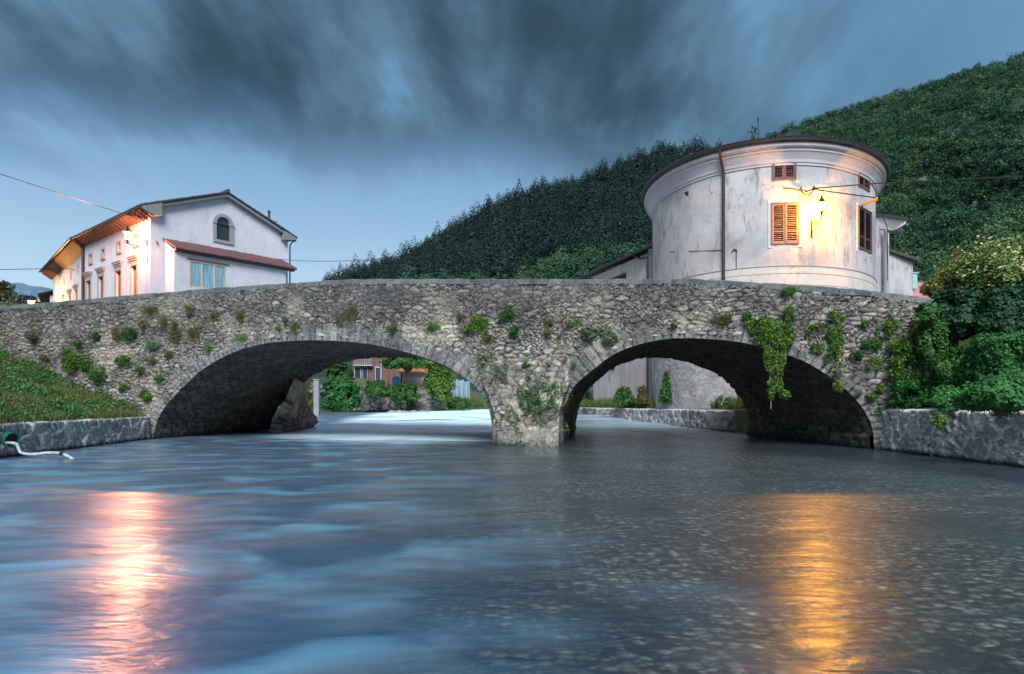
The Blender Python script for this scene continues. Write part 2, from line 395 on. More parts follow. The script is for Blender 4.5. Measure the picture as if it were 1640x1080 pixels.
M['leaf_pale'] = leafmat('pale_grey_green_leaves', (.10, .13, .08), (.26, .30, .20), scale=2)
M['grassm'] = leafmat('bank_grass_blades', (.05, .085, .022), (.15, .21, .05), (.30, .25, .12), scale=.9)
M['conifer'] = leafmat('dark_conifer_foliage', (.008, .022, .022), (.028, .066, .052), scale=.02)
M['decid'] = leafmat('hillside_tree_foliage', (.014, .048, .028), (.060, .165, .075), scale=.012)
M['leaf_grey'] = leafmat('grey_green_tree_leaves', (.035, .07, .06), (.09, .15, .12), scale=.3)
M['bark'] = simple('tree_bark', (.07, .055, .04), .9)
M['stalk'] = simple('dry_stalks', (.30, .25, .18), .9)
m, t, o = newmat('wood_shaded_soil'); P = objpos(t)
n = t.noise(P, .03, 6, .7); c = t.mix(t.mapr(n, .4, .6), (.010, .028, .02), (.022, .055, .035))
rk = t.mapr(t.noise(P, .012, 8, .75), .64, .69); c = t.mix(rk, c, (.16, .19, .20))
finish(t, o, c, .95); M['hill'] = m
m, t, o = newmat('haze_blue_wooded_hill'); P = objpos(t)
n = t.noise(P, .02, 6, .7); c = t.mix(t.mapr(n, .4, .6), (.07, .14, .20), (.11, .19, .25)); finish(t, o, c, .95); M['farhill'] = m  # the blue haze of distance is put into the hill's own colour
m, t, o = newmat('bank_soil'); P = objpos(t)
n = t.noise(P, 1.3, 7, .7); n2 = t.noise(P, 12, 5, .7)
c = t.mix(t.mapr(n, .42, .58), (.12, .11, .07), (.05, .10, .03)); c = t.mix(t.mapr(n2, .55, .75), c, (.20, .17, .12))
finish(t, o, c, .95, bump(t, n2, .8, .05)); M['soil'] = m
m, t, o = newmat('asphalt'); P = objpos(t)
n = t.noise(P, 20, 5, .7); c = t.mix(n, (.04, .04, .042), (.07, .07, .07)); finish(t, o, c, .9, bump(t, n, .4, .01)); M['road'] = m
m, t, o = newmat('river_bed_stones'); P = objpos(t)
wp = t.n('ShaderNodeVectorMath', {0: P, 1: t.n('ShaderNodeVectorMath', {0: t.n('ShaderNodeTexNoise', {'Vector': P, 'Scale': 3.0, 'Detail': 4.0}).outputs[1], 1: (.07, .07, 0)}, operation='MULTIPLY').outputs[0]}, operation='ADD').outputs[0]
def pebbles(sc):
    v = t.n('ShaderNodeTexVoronoi', {'Vector': t.mapping(wp, (1, 1.3, 1)), 'Scale': sc}, feature='F1', voronoi_dimensions='2D')
    return t.n('ShaderNodeSeparateColor', {0: v.outputs['Color']}).outputs[0], v.outputs['Distance']
c1, d1 = pebbles(8.0); c2, d2 = pebbles(15.0); dark = (.02, .018, .012)
cl_ = t.noise(P, .9, 4, .6); thr = t.math('ADD', c1, t.math('MULTIPLY', t.math('SUBTRACT', cl_, .5), 1.2))
c = t.mix(t.mapr(d1, .62, .10), dark, t.ramp(thr, [(.15, (.035, .032, .022)), (.45, (.10, .085, .058)), (.68, (.25, .21, .145)), (.90, (.50, .46, .38))]))
c = t.mix(t.math('MULTIPLY', t.mapr(d2, .60, .15), t.mapr(c2, .5, .8)), c, (.24, .22, .17))
n = t.noise(P, .55, 5, .65); c = t.mix(t.mapr(n, .46, .62), c, t.mix(.8, c, (.02, .024, .015)))
n = t.noise(P, 9, 5, .7); c = t.mix(t.mapr(n, .4, .65), t.mix(.55, c, (.015, .015, .012)), c)
finish(t, o, c, .9, bump(t, t.math('SUBTRACT', n, d1), .6, .05)); M['bed'] = m

# river water: the long exposure has averaged the ripples into a soft gloss over a clear shallow bed
m, t, o = newmat('river_water'); P = objpos(t)
sp = t.n('ShaderNodeSeparateXYZ', {0: P}); PX, PY = sp.outputs[0], sp.outputs[1]
w1 = t.noise(t.mapping(P, (.35, 1.0, 1), rot=(0, 0, R(8))), 1.3, 4, .55, .6)
w2 = t.noise(t.mapping(P, (.6, 2.4, 1), rot=(0, 0, R(-6))), 2.2, 5, .6, .8)
hgt = t.math('ADD', t.math('MULTIPLY', w1, 1.0), t.math('MULTIPLY', w2, .30))
nb = bump(t, hgt, .17, .22)
gl = t.n('ShaderNodeBsdfAnisotropic', {'Color': (.90, .95, 1, 1), 'Roughness': .22, 'Normal': nb})
gl2 = t.n('ShaderNodeBsdfAnisotropic', {'Color': (.84, .89, 1, 1), 'Roughness': .36, 'Normal': nb})
gm = t.n('ShaderNodeMixShader', {0: .5}); t.nt.links.new(gl.outputs[0], gm.inputs[1]); t.nt.links.new(gl2.outputs[0], gm.inputs[2]); gl = gm
lw = t.math('MINIMUM', t.n('ShaderNodeFresnel', {'IOR': 1.52, 'Normal': nb}).outputs[0], .50)
trn = t.n('ShaderNodeBsdfTransparent', {0: (.86, .93, .92, 1)})
turb_sheen = t.n('ShaderNodeBsdfDiffuse', {0: t.mix(t.mapr(t.noise(t.mapping(P, (.7, 1.1, 1)), 1.1, 4, .5, .4), .44, .68), (.006, .065, .14), (.13, .36, .52))})  # cloudy water colour, with sky reflections painted in as pale blue blotches
# deeper, cloudier stream on the left, where the painted sky blue shows most
dm = t.mapr(t.math('ADD', t.math('ADD', PX, t.math('MULTIPLY', PY, .16)), t.math('MULTIPLY', t.math('SUBTRACT', w1, .5), 5.5)), 2.2, -2.0, .03, .85)
body = t.n('ShaderNodeMixShader', {0: dm}); t.nt.links.new(trn.outputs[0], body.inputs[1]); t.nt.links.new(turb_sheen.outputs[0], body.inputs[2])
bl = t.noise(t.mapping(P, (.8, 1.3, 1)), 1.0, 3, .5, .3)
side = t.mapr(t.math('ADD', PX, t.math('MULTIPLY', PY, .10)), 2.6, -1.2)
fac = t.math('ADD', t.math('MULTIPLY', lw, t.math('ADD', t.math('MULTIPLY', side, .25), .70)), t.math('MULTIPLY', t.math('ADD', t.math('MULTIPLY', t.mapr(bl, .42, .66), .38), .10), t.math('ADD', t.math('MULTIPLY', side, .92), .08)), clamp=True)
mx = t.n('ShaderNodeMixShader', {0: fac}); t.nt.links.new(body.outputs[0], mx.inputs[1]); t.nt.links.new(gl.outputs[0], mx.inputs[2])
# milky rapids upstream
fo = t.n('ShaderNodeBsdfDiffuse', {0: (.66, .90, 1, 1)})
rp = t.mapr(t.math('ADD', t.math('ADD', PY, t.math('MULTIPLY', t.math('ABSOLUTE', t.math('ADD', PX, 3.5)), -.55)), t.math('MULTIPLY', t.math('SUBTRACT', w1, .5), 8)), 19.0, 26.0)
st = t.mapr(t.noise(t.mapping(P, (.28, 1.2, 1), rot=(0, 0, R(-10))), 1.0, 4, .55, .5), .25, .55)
lft = t.math('MULTIPLY', t.mapr(PX, 2.5, .8, .28, 1.0), t.mapr(PX, -10.4, -8.5))
fm = t.math('MULTIPLY', t.math('MULTIPLY', rp, st), t.math('MULTIPLY', lft, .97))
mf = t.n('ShaderNodeMixShader', {0: fm}); t.nt.links.new(mx.outputs[0], mf.inputs[1]); t.nt.links.new(fo.outputs[0], mf.inputs[2])
t.nt.links.new(mf.outputs[0], o.inputs[0]); M['water'] = m
M['limestone'] = simple('pale_limestone', (.17, .20, .21), .9, var=.5, sc=.15)
# ------------------------------------------------------------------ the bridge
BO = np.array([0.0, 20.35]); BU = np.array([.975, -.2223]); BV = np.array([.2223, .975]); BW = 7.6
def B(u, v, z): return (BO[0] + BU[0] * u + BV[0] * v, BO[1] + BU[1] * u + BV[1] * v, z)
def Ba(u, v, z):
    return np.stack([BO[0] + BU[0] * u + BV[0] * v, BO[1] + BU[1] * u + BV[1] * v, z + 0 * u], -1)
def fu(px, v=0.0): return on_line(px, B(0, v, 0), BU)
def fz(px, py, v=0.0):
    u = fu(px, v); return zat(py, B(u, v, 0)[1])
def catmull(pts, step=.05):
    P_ = np.array(pts, float); P_ = np.vstack([2 * P_[0] - P_[1], P_, 2 * P_[-1] - P_[-2]]); o_ = []
    for i in range(1, len(P_) - 2):
        p0, p1, p2, p3 = P_[i - 1:i + 3]; n = max(2, int(np.linalg.norm(p2 - p1) / step))
        q = np.linspace(0, 1, n, endpoint=False)[:, None]
        o_.append(.5 * (2 * p1 + (p2 - p0) * q + (2 * p0 - 5 * p1 + 4 * p2 - p3) * q ** 2 + (3 * p1 - p0 - 3 * p2 + p3) * q ** 3))
    o_ = np.vstack(o_ + [P_[-2][None]])
    d = np.r_[0, np.cumsum(np.linalg.norm(np.diff(o_, axis=0), axis=1))]
    s = np.linspace(0, d[-1], max(8, int(d[-1] / step)))
    q = np.stack([np.interp(s, d, o_[:, 0]), np.interp(s, d, o_[:, 1])], -1)
    for _ in range(6): q[1:-1] = (q[:-2] + q[2:] + 2 * q[1:-1]) / 4
    return q
LA = [(248, 712), (250, 686), (261, 659), (277, 639), (298, 617), (324, 594), (358, 573), (389, 560), (430, 550), (480, 546), (530, 546), (580, 550), (630, 559), (680, 573), (715, 587), (745, 605), (765, 622), (778, 640), (785, 660), (789, 685), (790, 722)]
RA = [(896, 722), (896, 690), (899, 668), (906, 646), (920, 619), (941, 600), (980, 570), (1014, 555), (1058, 544.5), (1100, 542), (1151, 544.5), (1198, 551), (1226, 560), (1270, 572), (1304, 588), (1338, 611), (1366, 636), (1386, 662), (1396, 686), (1400, 725)]
arcs = [catmull([(fu(a), fz(a, b)) for a, b in pl]) for pl in (LA, RA)]
for q in arcs: q[:, 1] = np.where(q[:, 1] < .05, q[:, 1] - .25, q[:, 1])
TOP = [(-420, 520), (0, 497), (130, 487), (240, 477), (330, 470), (460, 461), (560, 455), (700, 455), (820, 455), (980, 455), (1110, 455), (1165, 458), (1300, 467), (1400, 475), (1480, 485), (1560, 500)]
tu = np.array([fu(a) for a, b in TOP]); tz = np.array([fz(a, b) for a, b in TOP])
def ztop(u): return np.interp(u, tu, tz)
U0, U1 = tu[0], fu(1505)
bridge = empty('stone_bridge', B(0, 0, 0), 0, 'old rubble stone bridge with two low arches and a humped parapet crossing the river', 'bridge')
def normals2(q):
    d = np.gradient(q, axis=0); d /= np.linalg.norm(d, axis=1)[:, None]
    return np.stack([-d[:, 1], d[:, 0]], -1)        # outward (up) for left-to-right profiles
def face(name, v, sgn, step, off):
    us = np.arange(U0, U1, step); zs = np.arange(-.5, 6.0, step)
    UU, ZZ = np.meshgrid(us, zs, indexing='ij')
    h, a, e, b = rubble(UU, ZZ * 1.0, (.34, .14), (.145, .062), .32, .075, off, .30)
    # dressed stone patches smoother towards the foot of the pier
    plast = sstep(.55, .72, fbm(UU * .5 + 3, ZZ * .6, 4, 2)); h = h * (1 - .55 * plast) + .02 * plast
    h += (fbm(UU * .35, ZZ * .5, 3, 3) - .5) * .10
    V = Ba(UU, v - sgn * h, np.minimum(ZZ, ztop(UU) + .0))
    keep = (ZZ < ztop(UU) + step)
    from_in = np.zeros(UU.shape, bool)
    for q in arcs:
        lo, hi = q[:, 0].min() - .05, q[:, 0].max() + .05
        n = normals2(q); qq = q + n * .12
        o_ = np.argsort(qq[:, 0]); zi = np.interp(UU, qq[o_, 0], qq[o_, 1], left=-9, right=-9)
        from_in |= (ZZ < zi)
    keep &= ~from_in
    k = keep[:-1, :-1] & keep[1:, :-1] & keep[1:, 1:] & keep[:-1, 1:]
    Fc = grid_faces(*UU.shape)[k.ravel()]
    if sgn < 0: Fc = Fc[:, ::-1]
    used = np.zeros(UU.size, bool); used[Fc.ravel()] = True; idx = np.cumsum(used) - 1
    return rawmesh(name, V.reshape(-1, 3)[used], idx[Fc], M['rubble'], bridge, True, {'stone': scol(a, e, b).reshape(-1, 4)[used]})
face('spandrel_wall', 0, 1, .028, 0)
def far_shift(i, u):
    if i == 0: return -.35
    q = arcs[1]; f = (u - q[:, 0].min()) / (q[:, 0].max() - q[:, 0].min()); return -.5 - 1.75 * np.clip(f, 0, 1) ** 1.6
def farface():
    us = np.arange(U0, U1, .12); zs = np.arange(-.5, 6.0, .12)
    UU, ZZ = np.meshgrid(us, zs, indexing='ij')
    h, a, e, b = rubble(UU, ZZ, (.5, .25), (.3, .14), .45, .05, 5)
    V = Ba(UU, BW + h, np.minimum(ZZ, ztop(UU)))
    ins = np.zeros(UU.shape, bool)
    for i, q in enumerate(arcs):
        qq = q + normals2(q) * .1; qq[:, 0] += far_shift(i, q[:, 0])
        o_ = np.argsort(qq[:, 0]); ins |= ZZ < np.interp(UU, qq[o_, 0], qq[o_, 1], left=-9, right=-9)
    keep = (ZZ < ztop(UU) + .12) & ~ins
    k = keep[:-1, :-1] & keep[1:, :-1] & keep[1:, 1:] & keep[:-1, 1:]
    Fc = grid_faces(*UU.shape)[k.ravel()][:, ::-1]
    return rawmesh('rear_wall', V.reshape(-1, 3), Fc, M['rubble'], bridge, True, {'stone': scol(a, e, b).reshape(-1, 4)})
farface()
for i, q in enumerate(arcs):
    n = normals2(q); L = np.r_[0, np.cumsum(np.linalg.norm(np.diff(q, axis=0), axis=1))]
    # arch ring: long thin radial stones
    ss = np.arange(0, L[-1], .03)
    qs = np.stack([np.interp(ss, L, q[:, 0]), np.interp(ss, L, q[:, 1])], -1); ns = np.stack([np.interp(ss, L, n[:, 0]), np.interp(ss, L, n[:, 1])], -1)
    rs = np.random.RandomState(5 + i); cuts = np.cumsum(rs.uniform(.12, .30, 400)); cid = np.searchsorted(cuts, ss)
    lens = rs.uniform(.36, .72, 500)[cid]; tone = rs.rand(500)[cid]; push = rs.uniform(-.014, .022, 500)[cid]
    dj = np.min(np.abs(ss[:, None] - np.r_[0, cuts][None, :]), axis=1)
    rr = np.linspace(0, 1, 22)
    SS, RR = np.meshgrid(ss, rr, indexing='ij')
    rad = RR * lens[:, None]
    uu = qs[:, 0][:, None] + ns[:, 0][:, None] * rad; zz = qs[:, 1][:, None] + ns[:, 1][:, None] * rad
    jn = sstep(.008, .034, np.minimum(dj[:, None] + (fbm(uu * 9, zz * 9, 2, 2) - .5) * .02, (1.0 - RR) * lens[:, None] + .012))
    hh = .015 + .05 * jn + push[:, None] * 1.3 + (fbm(uu * 7, zz * 7, 4, 1) - .5) * .06
    hh = np.where(RR > .985, -.06, hh)
    rot = sstep(.5, .62, fbm(uu * .5 + 8, zz * .6, 3, 0)); hh -= rot * .02
    V = Ba(uu, -hh, zz)
    rawmesh('arch_ring', V.reshape(-1, 3), grid_faces(*SS.shape), M['ring'], bridge, True, {'stone': scol(np.broadcast_to(tone[:, None], SS.shape), jn * .7 + .3, RR * 0 + .5).reshape(-1, 4)})
    # vault (underside), stones in courses along the barrel
    st = .06; ss = np.arange(0, L[-1] + st, st); vs = np.arange(-.03, BW + .04, st)
    qs = np.stack([np.interp(ss, L, q[:, 0]), np.interp(ss, L, q[:, 1])], -1); ns = np.stack([np.interp(ss, L, n[:, 0]), np.interp(ss, L, n[:, 1])], -1)
    SS, VV = np.meshgrid(ss, vs, indexing='ij')
    e, a, b, dx, dy = worley(VV, SS, .55, .20, 9 + i, .6)
    j = sstep(.02, .2, e); hh = j * .05 * (.5 + b) + (fbm(VV * 5, SS * 5, 3, 2) - .5) * .06
    hh *= sstep(-.05, .25, VV)
    sh = far_shift(i, qs[:, 0]) * np.ones(len(qs)); f = (VV / BW)
    uu = qs[:, 0][:, None] + sh[:, None] * f - ns[:, 0][:, None] * hh; zz = qs[:, 1][:, None] - ns[:, 1][:, None] * hh
    # plinth course proud of the wall at the waterline of the right abutment
    if i == 1: uu = uu - .10 * sstep(.42, .36, zz) * (SS > L[-1] * .5)
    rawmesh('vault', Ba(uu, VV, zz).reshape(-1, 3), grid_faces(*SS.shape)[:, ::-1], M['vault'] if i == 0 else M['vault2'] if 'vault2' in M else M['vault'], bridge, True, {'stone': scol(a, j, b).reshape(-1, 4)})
# pier with a flat-fronted foot growing out of the wall
st = .04; us = np.arange(0, 1.0001, .015); zs = np.arange(-.5, 2.9, st)
EE, ZZ = np.meshgrid(us, zs, indexing='ij')
zr = [-.5, 1.02, 1.45, 1.95, 2.35, 2.75]; 
ul = np.interp(ZZ, zr, [fu(790, -.85), fu(790, -.85), fu(783, -.6), fu(772, -.35), fu(772, -.1), fu(800, 0)])
ur = np.interp(ZZ, zr, [fu(896, -.85), fu(896, -.85), fu(903, -.6), fu(914, -.35), fu(910, -.1), fu(890, 0)])
vv = np.interp(ZZ, [-.5, .50, .54, 1.2, 2.0, 2.75], [-.95, -.93, -.86, -.72, -.30, .06])
UU = ul + (ur - ul) * EE
h, a, e, b = rubble(UU + 4, ZZ, (.40, .19), (.18, .085), .4, .07, 12)
low = sstep(.56, .48, ZZ); ep, ap, bp, _, _ = worley(UU, ZZ, .75, .5, 21, .4)
h = h * (1 - .7 * low); a = np.where(ZZ < .5, ap * .5 + .25, a); e = np.where(ZZ < .5, sstep(.01, .07, ep), e)
side = np.minimum(EE, 1 - EE); rnd = sstep(0, .08, side)
V = Ba(UU, vv - h * rnd + (1 - rnd) * .03, ZZ)
pier = rawmesh('pier', V.reshape(-1, 3), grid_faces(*EE.shape), M['rubble'], bridge, True, {'stone': scol(a, e, b).reshape(-1, 4)})
for sx_, k in ((-1, 0), (1, -1)):   # the pier's cheeks back to the wall
    pts = V[k]; back = Ba(UU[k], 0.08 + 0 * UU[k], ZZ[k]); n_ = len(pts)
    vs_ = np.stack([pts, back], 1).reshape(-1, 3); fs_ = [(2 * q_, 2 * q_ + 1, 2 * q_ + 3, 2 * q_ + 2) for q_ in range(n_ - 1)]
    aa = scol(a[k], e[k], b[k]); aa = np.stack([aa, aa], 1).reshape(-1, 4)
    rawmesh('pier_cheek', vs_, fs_ if sx_ > 0 else [f[::-1] for f in fs_], M['rubble'], bridge, True, {'stone': aa})
# coping slabs on both parapets, and parapet inner faces, core
def slabs(v0, v1, seed, name):
    rs = np.random.RandomState(seed); mbv = []; mbf = []; cc = []
    u = U0
    while u < U1 - .3:
        L_ = rs.uniform(.7, 2.0); u2 = min(u + L_, U1); n_ = 12
        tone = rs.rand(); dz = rs.uniform(-.008, .012); ov = rs.uniform(.03, .085)
        rows = []
        for k_ in range(n_ + 1):
            uu_ = u + .006 + (u2 - u - .012) * k_ / n_; zt = float(ztop(uu_)) + dz
            j_ = lambda s_: (vnoise(np.array(uu_ * 3.1 + s_), np.array(s_ * 7.7 + seed), 1) - .5) * .045
            ch = .02 if 0 < k_ < n_ else .035
            rows.append([B(uu_, v0 - ov + j_(1), zt - .02 + j_(2)), B(uu_, v0 - ov - .012 + j_(3), zt + .13 + j_(4) * .6 - ch * .5), B(uu_, v0 - ov + .05 + j_(5), zt + .175 + j_(6) * .4 - ch), B(uu_, v1 + .03, zt + .175 + j_(7) * .4 - ch), B(uu_, v1 + .05, zt + .1), B(uu_, v1 + .04, zt - .02)])
        b_ = len(mbv); m_ = 6
        for r_ in rows: mbv += r_
        for k_ in range(n_):
            for w_ in range(m_): mbf.append((b_ + k_ * m_ + w_, b_ + (k_ + 1) * m_ + w_, b_ + (k_ + 1) * m_ + (w_ + 1) % m_, b_ + k_ * m_ + (w_ + 1) % m_))
        mbf += [tuple(b_ + w_ for w_ in range(m_)), tuple(b_ + n_ * m_ + w_ for w_ in range(m_))[::-1]]
        cc += [(tone, 1, .5, 1)] * len(rows) * m_; u = u2
    return rawmesh(name, mbv, mbf, M['coping'], bridge, False, {'stone': np.array(cc)})
slabs(0, .42, 3, 'coping'); slabs(BW - .42, BW, 9, 'coping')
def strip(name, us, cols, mat, parent=None):   # cols: functions of u -> (v,z)
    vs_ = []; 
    for u in us: vs_ += [B(u, *c(u)) for c in cols]
    n_ = len(cols); fs_ = [(i * n_ + k, i * n_ + k + 1, (i + 1) * n_ + k + 1, (i + 1) * n_ + k) for i in range(len(us) - 1) for k in range(n_ - 1)]
    return rawmesh(name, vs_, fs_, mat, parent, False, {'stone': np.tile([.5, 1, .5, 1], (len(vs_), 1))})
us = np.linspace(U0, U1, 60)
strip('parapet_inner_face', us, [lambda u: (.40, float(ztop(u)) - .02), lambda u: (.40, float(ztop(u)) - 1.05)], M['rubble'], bridge)
strip('parapet_inner_face', us, [lambda u: (BW - .40, float(ztop(u)) - 1.05), lambda u: (BW - .40, float(ztop(u)) - .02)], M['rubble'], bridge)
tag(strip('road_deck', us, [lambda u: (.39, float(ztop(u)) - .95), lambda u: (BW / 2, float(ztop(u)) - .88), lambda u: (BW - .39, float(ztop(u)) - .95)], M['road']), kind='structure').name = 'road'
# upstream wing of the left abutment, seen through the left arch
def wedge(name, pts, th, mat, parent, off=0, step=.06, big=(.5, .3), small=(.3, .16)):
    """rubble panel: pts = 4 corners (bottom-left, bottom-right, top-right, top-left) as vectors"""
    p0, p1, p2, p3 = [np.array(p, float) for p in pts]
    nu = max(4, int(max(np.linalg.norm(p1 - p0), np.linalg.norm(p2 - p3)) / step)); nv = max(3, int(max(np.linalg.norm(p3 - p0), np.linalg.norm(p2 - p1)) / step))
    a_ = np.linspace(0, 1, nu)[:, None, None]; b_ = np.linspace(0, 1, nv)[None, :, None]
    Pt = (p0 * (1 - a_) + p1 * a_) * (1 - b_) + (p3 * (1 - a_) + p2 * a_) * b_
    W_, H_ = np.linalg.norm(p1 - p0), max(np.linalg.norm(p3 - p0), np.linalg.norm(p2 - p1))
    uu = np.linspace(0, W_, nu)[:, None] + 0 * b_[..., 0]; zz = Pt[..., 2]
    h, a, e, b = rubble(uu, zz, big, small, .5, .06, off)
    nn = np.cross(p1 - p0, (p3 - p0) if np.linalg.norm(p3 - p0) > .01 else (p2 - p1)); nn /= np.linalg.norm(nn)
    Pt = Pt + nn * h[..., None]
    o_ = rawmesh(name, Pt.reshape(-1, 3), grid_faces(nu, nv), mat, parent, True, {'stone': scol(a, e, b).reshape(-1, 4)})
    if th:
        m_ = o_.modifiers.new('thick', 'SOLIDIFY'); m_.thickness = th; m_.offset = -1
    return o_
wedge('wing_wall', [at(449, 688, 28.6), at(507, 671, 33.0), at(488, 640, 33.0), at(484, 612, 28.9)], .4, M['rubble'], bridge, 31)
wedge('wing_wall_footing', [at(447, 696, 27.6), at(509, 676, 32.6), at(503, 664, 32.8), at(452, 676, 27.8)], .5, M['coping'], bridge, 33, .08)

# ------------------------------------------------------------------ river, banks, ground
LB = np.array([(-14.2, -40), (-13, -10), (-11.95, 15), (-13.0, 23.3), (-13.2, 25), (-12.0, 31), (-13.5, 38), (-16.4, 46), (-16.6, 50), (-14.5, 56), (-5.2, 68), (-2, 78), (-1, 100), (0, 140)], float)
RB = np.array([(10.35, -40), (10.35, 13), (10.35, 18), (10.2, 22), (9.9, 27), (9.75, 30), (3.5, 48), (2.4, 60), (3.5, 78), (5, 100), (7, 140)], float)
def XL(y): return np.interp(y, LB[:, 1], LB[:, 0])
def XR(y): return np.interp(y, RB[:, 1], RB[:, 0])
def wz(y): return .50 * sstep(28, 44, y)
ROADZ = 3.75
def gl_h(d, y):
    f = np.clip(.78 + .39 * d, 0, ROADZ + .0); f = np.where(y > 27, np.where(d < 4, 1.0 + .1 * d, np.minimum(1.4 + .6 * (d - 4), ROADZ)), f)
    return f + (fbm(d * .7, y * .7, 3, 1) - .5) * .25 * np.clip(d, 0, 1)
def gr_h(d, y):
    near = np.where(d < 1.6, 1.08 + .15 * d, np.minimum(1.3 + 1.2 * (d - 1.6), 3.4))
    mid = np.minimum(1.0 + 1.3 * np.clip(d - 1, 0, 9), 3.3); far = np.where(d < 2.3, .95 + .1 * d, np.minimum(1.2 + .5 * (d - 2.3), 3.3))
    f = np.where(y < 20, near, np.where(y < 33, mid, far))
    return f + (fbm(d * .9 + 7, y * .9, 3, 2) - .5) * .15 * np.clip(d, 0, 1)
ys = np.r_[np.arange(-40, 0, 2.0), np.arange(0, 60, .4), np.arange(60, 140, 4), 200, 400, 900, 2500]
ds = np.r_[0.02, np.arange(.25, 9, .3), np.arange(9, 30, 2), 40, 70, 120, 250, 600, 1500, 3000]
YY, DD = np.meshgrid(ys, ds, indexing='ij')
for side_, X_, hf in ((-1, XL, gl_h), (1, XR, gr_h)):
    xx = X_(YY) + side_ * DD; zz = hf(DD, YY); zz = np.where(YY > 140, ROADZ, zz)
    V = np.stack([xx, YY, zz], -1); V[:, 0, 2] -= .05
    skirt = V[:, :1].copy(); skirt[..., 2] = -1.6; V = np.concatenate([skirt, V], 1)
    Fc = grid_faces(V.shape[0], V.shape[1]); Fc = Fc[:, ::-1] if side_ > 0 else Fc
    tag(rawmesh('ground', V.reshape(-1, 3), Fc[:, ::-1], M['soil'], None, True), kind='structure')
# river bed with stones
st = .075; xs = np.arange(-15.5, 11.5, st); yv = np.r_[np.arange(1.5, 26, st)]
XX, YY = np.meshgrid(xs, yv, indexing='ij')
e1, a1, b1, dx1, dy1 = worley(XX + (fbm(XX, YY, 2, 1) - .5) * .3, YY, .22, .14, 41, .95); e2, a2, b2, _, _ = worley(XX, YY, .42, .28, 43, .95)
bigs = (a2 > .86)
h = np.where(bigs, sstep(0, .6, e2) * .09 * (.5 + b2), sstep(0, .35, e1) * .07 * (.4 + b1))
a = np.where(bigs, b2, a1); e = np.where(bigs, sstep(.0, .15, e2), sstep(.0, .15, e1))
depth = -.32 - .55 * sstep(2, -8, XX + YY * .16) + (fbm(XX * .25, YY * .25, 3, 3) - .5) * .3
zb = np.minimum(depth + h * .10, -.12)
o = rawmesh('river_bed', np.stack([XX, YY, zb], -1).reshape(-1, 3), grid_faces(*XX.shape), M['bed'], None, True, {'stone': scol(a, e, a).reshape(-1, 4)}); tag(o, kind='structure')
V = []; ys = np.r_[-40, 1.4, 26.1, 40, 60, 100, 141]
for y in ys: V += [(XL(y) - 1, y, -.8 + float(wz(y))), (XR(y) + 1, y, -.7 + float(wz(y)))]
V[2] = (-15.5, 1.4, -.9); V[3] = (11.5, 1.4, -.9)
tag(rawmesh('river_bed', V, [(2 * i, 2 * i + 1, 2 * i + 3, 2 * i + 2) for i in range(len(ys) - 1)], M['bed'], None, False, {'stone': np.tile([.4, 1, .4, 1], (len(V), 1))}), kind='structure')
ys = np.r_[-40, np.arange(-10, 70, .5), np.arange(70, 141, 5)]; fr = np.linspace(0, 1, 60)
YY, FF = np.meshgrid(ys, fr, indexing='ij')
xx = XL(YY) - .6 + (XR(YY) - XL(YY) + 1.2) * FF
zz = wz(YY) + (fbm(xx * .5, YY * .35, 2, 1) - .5) * .12 * sstep(27, 34, YY)
tag(rawmesh('river_water', np.stack([xx, YY, zz], -1).reshape(-1, 3), grid_faces(*YY.shape)[:, ::-1], M['water'], None, True), kind='structure')

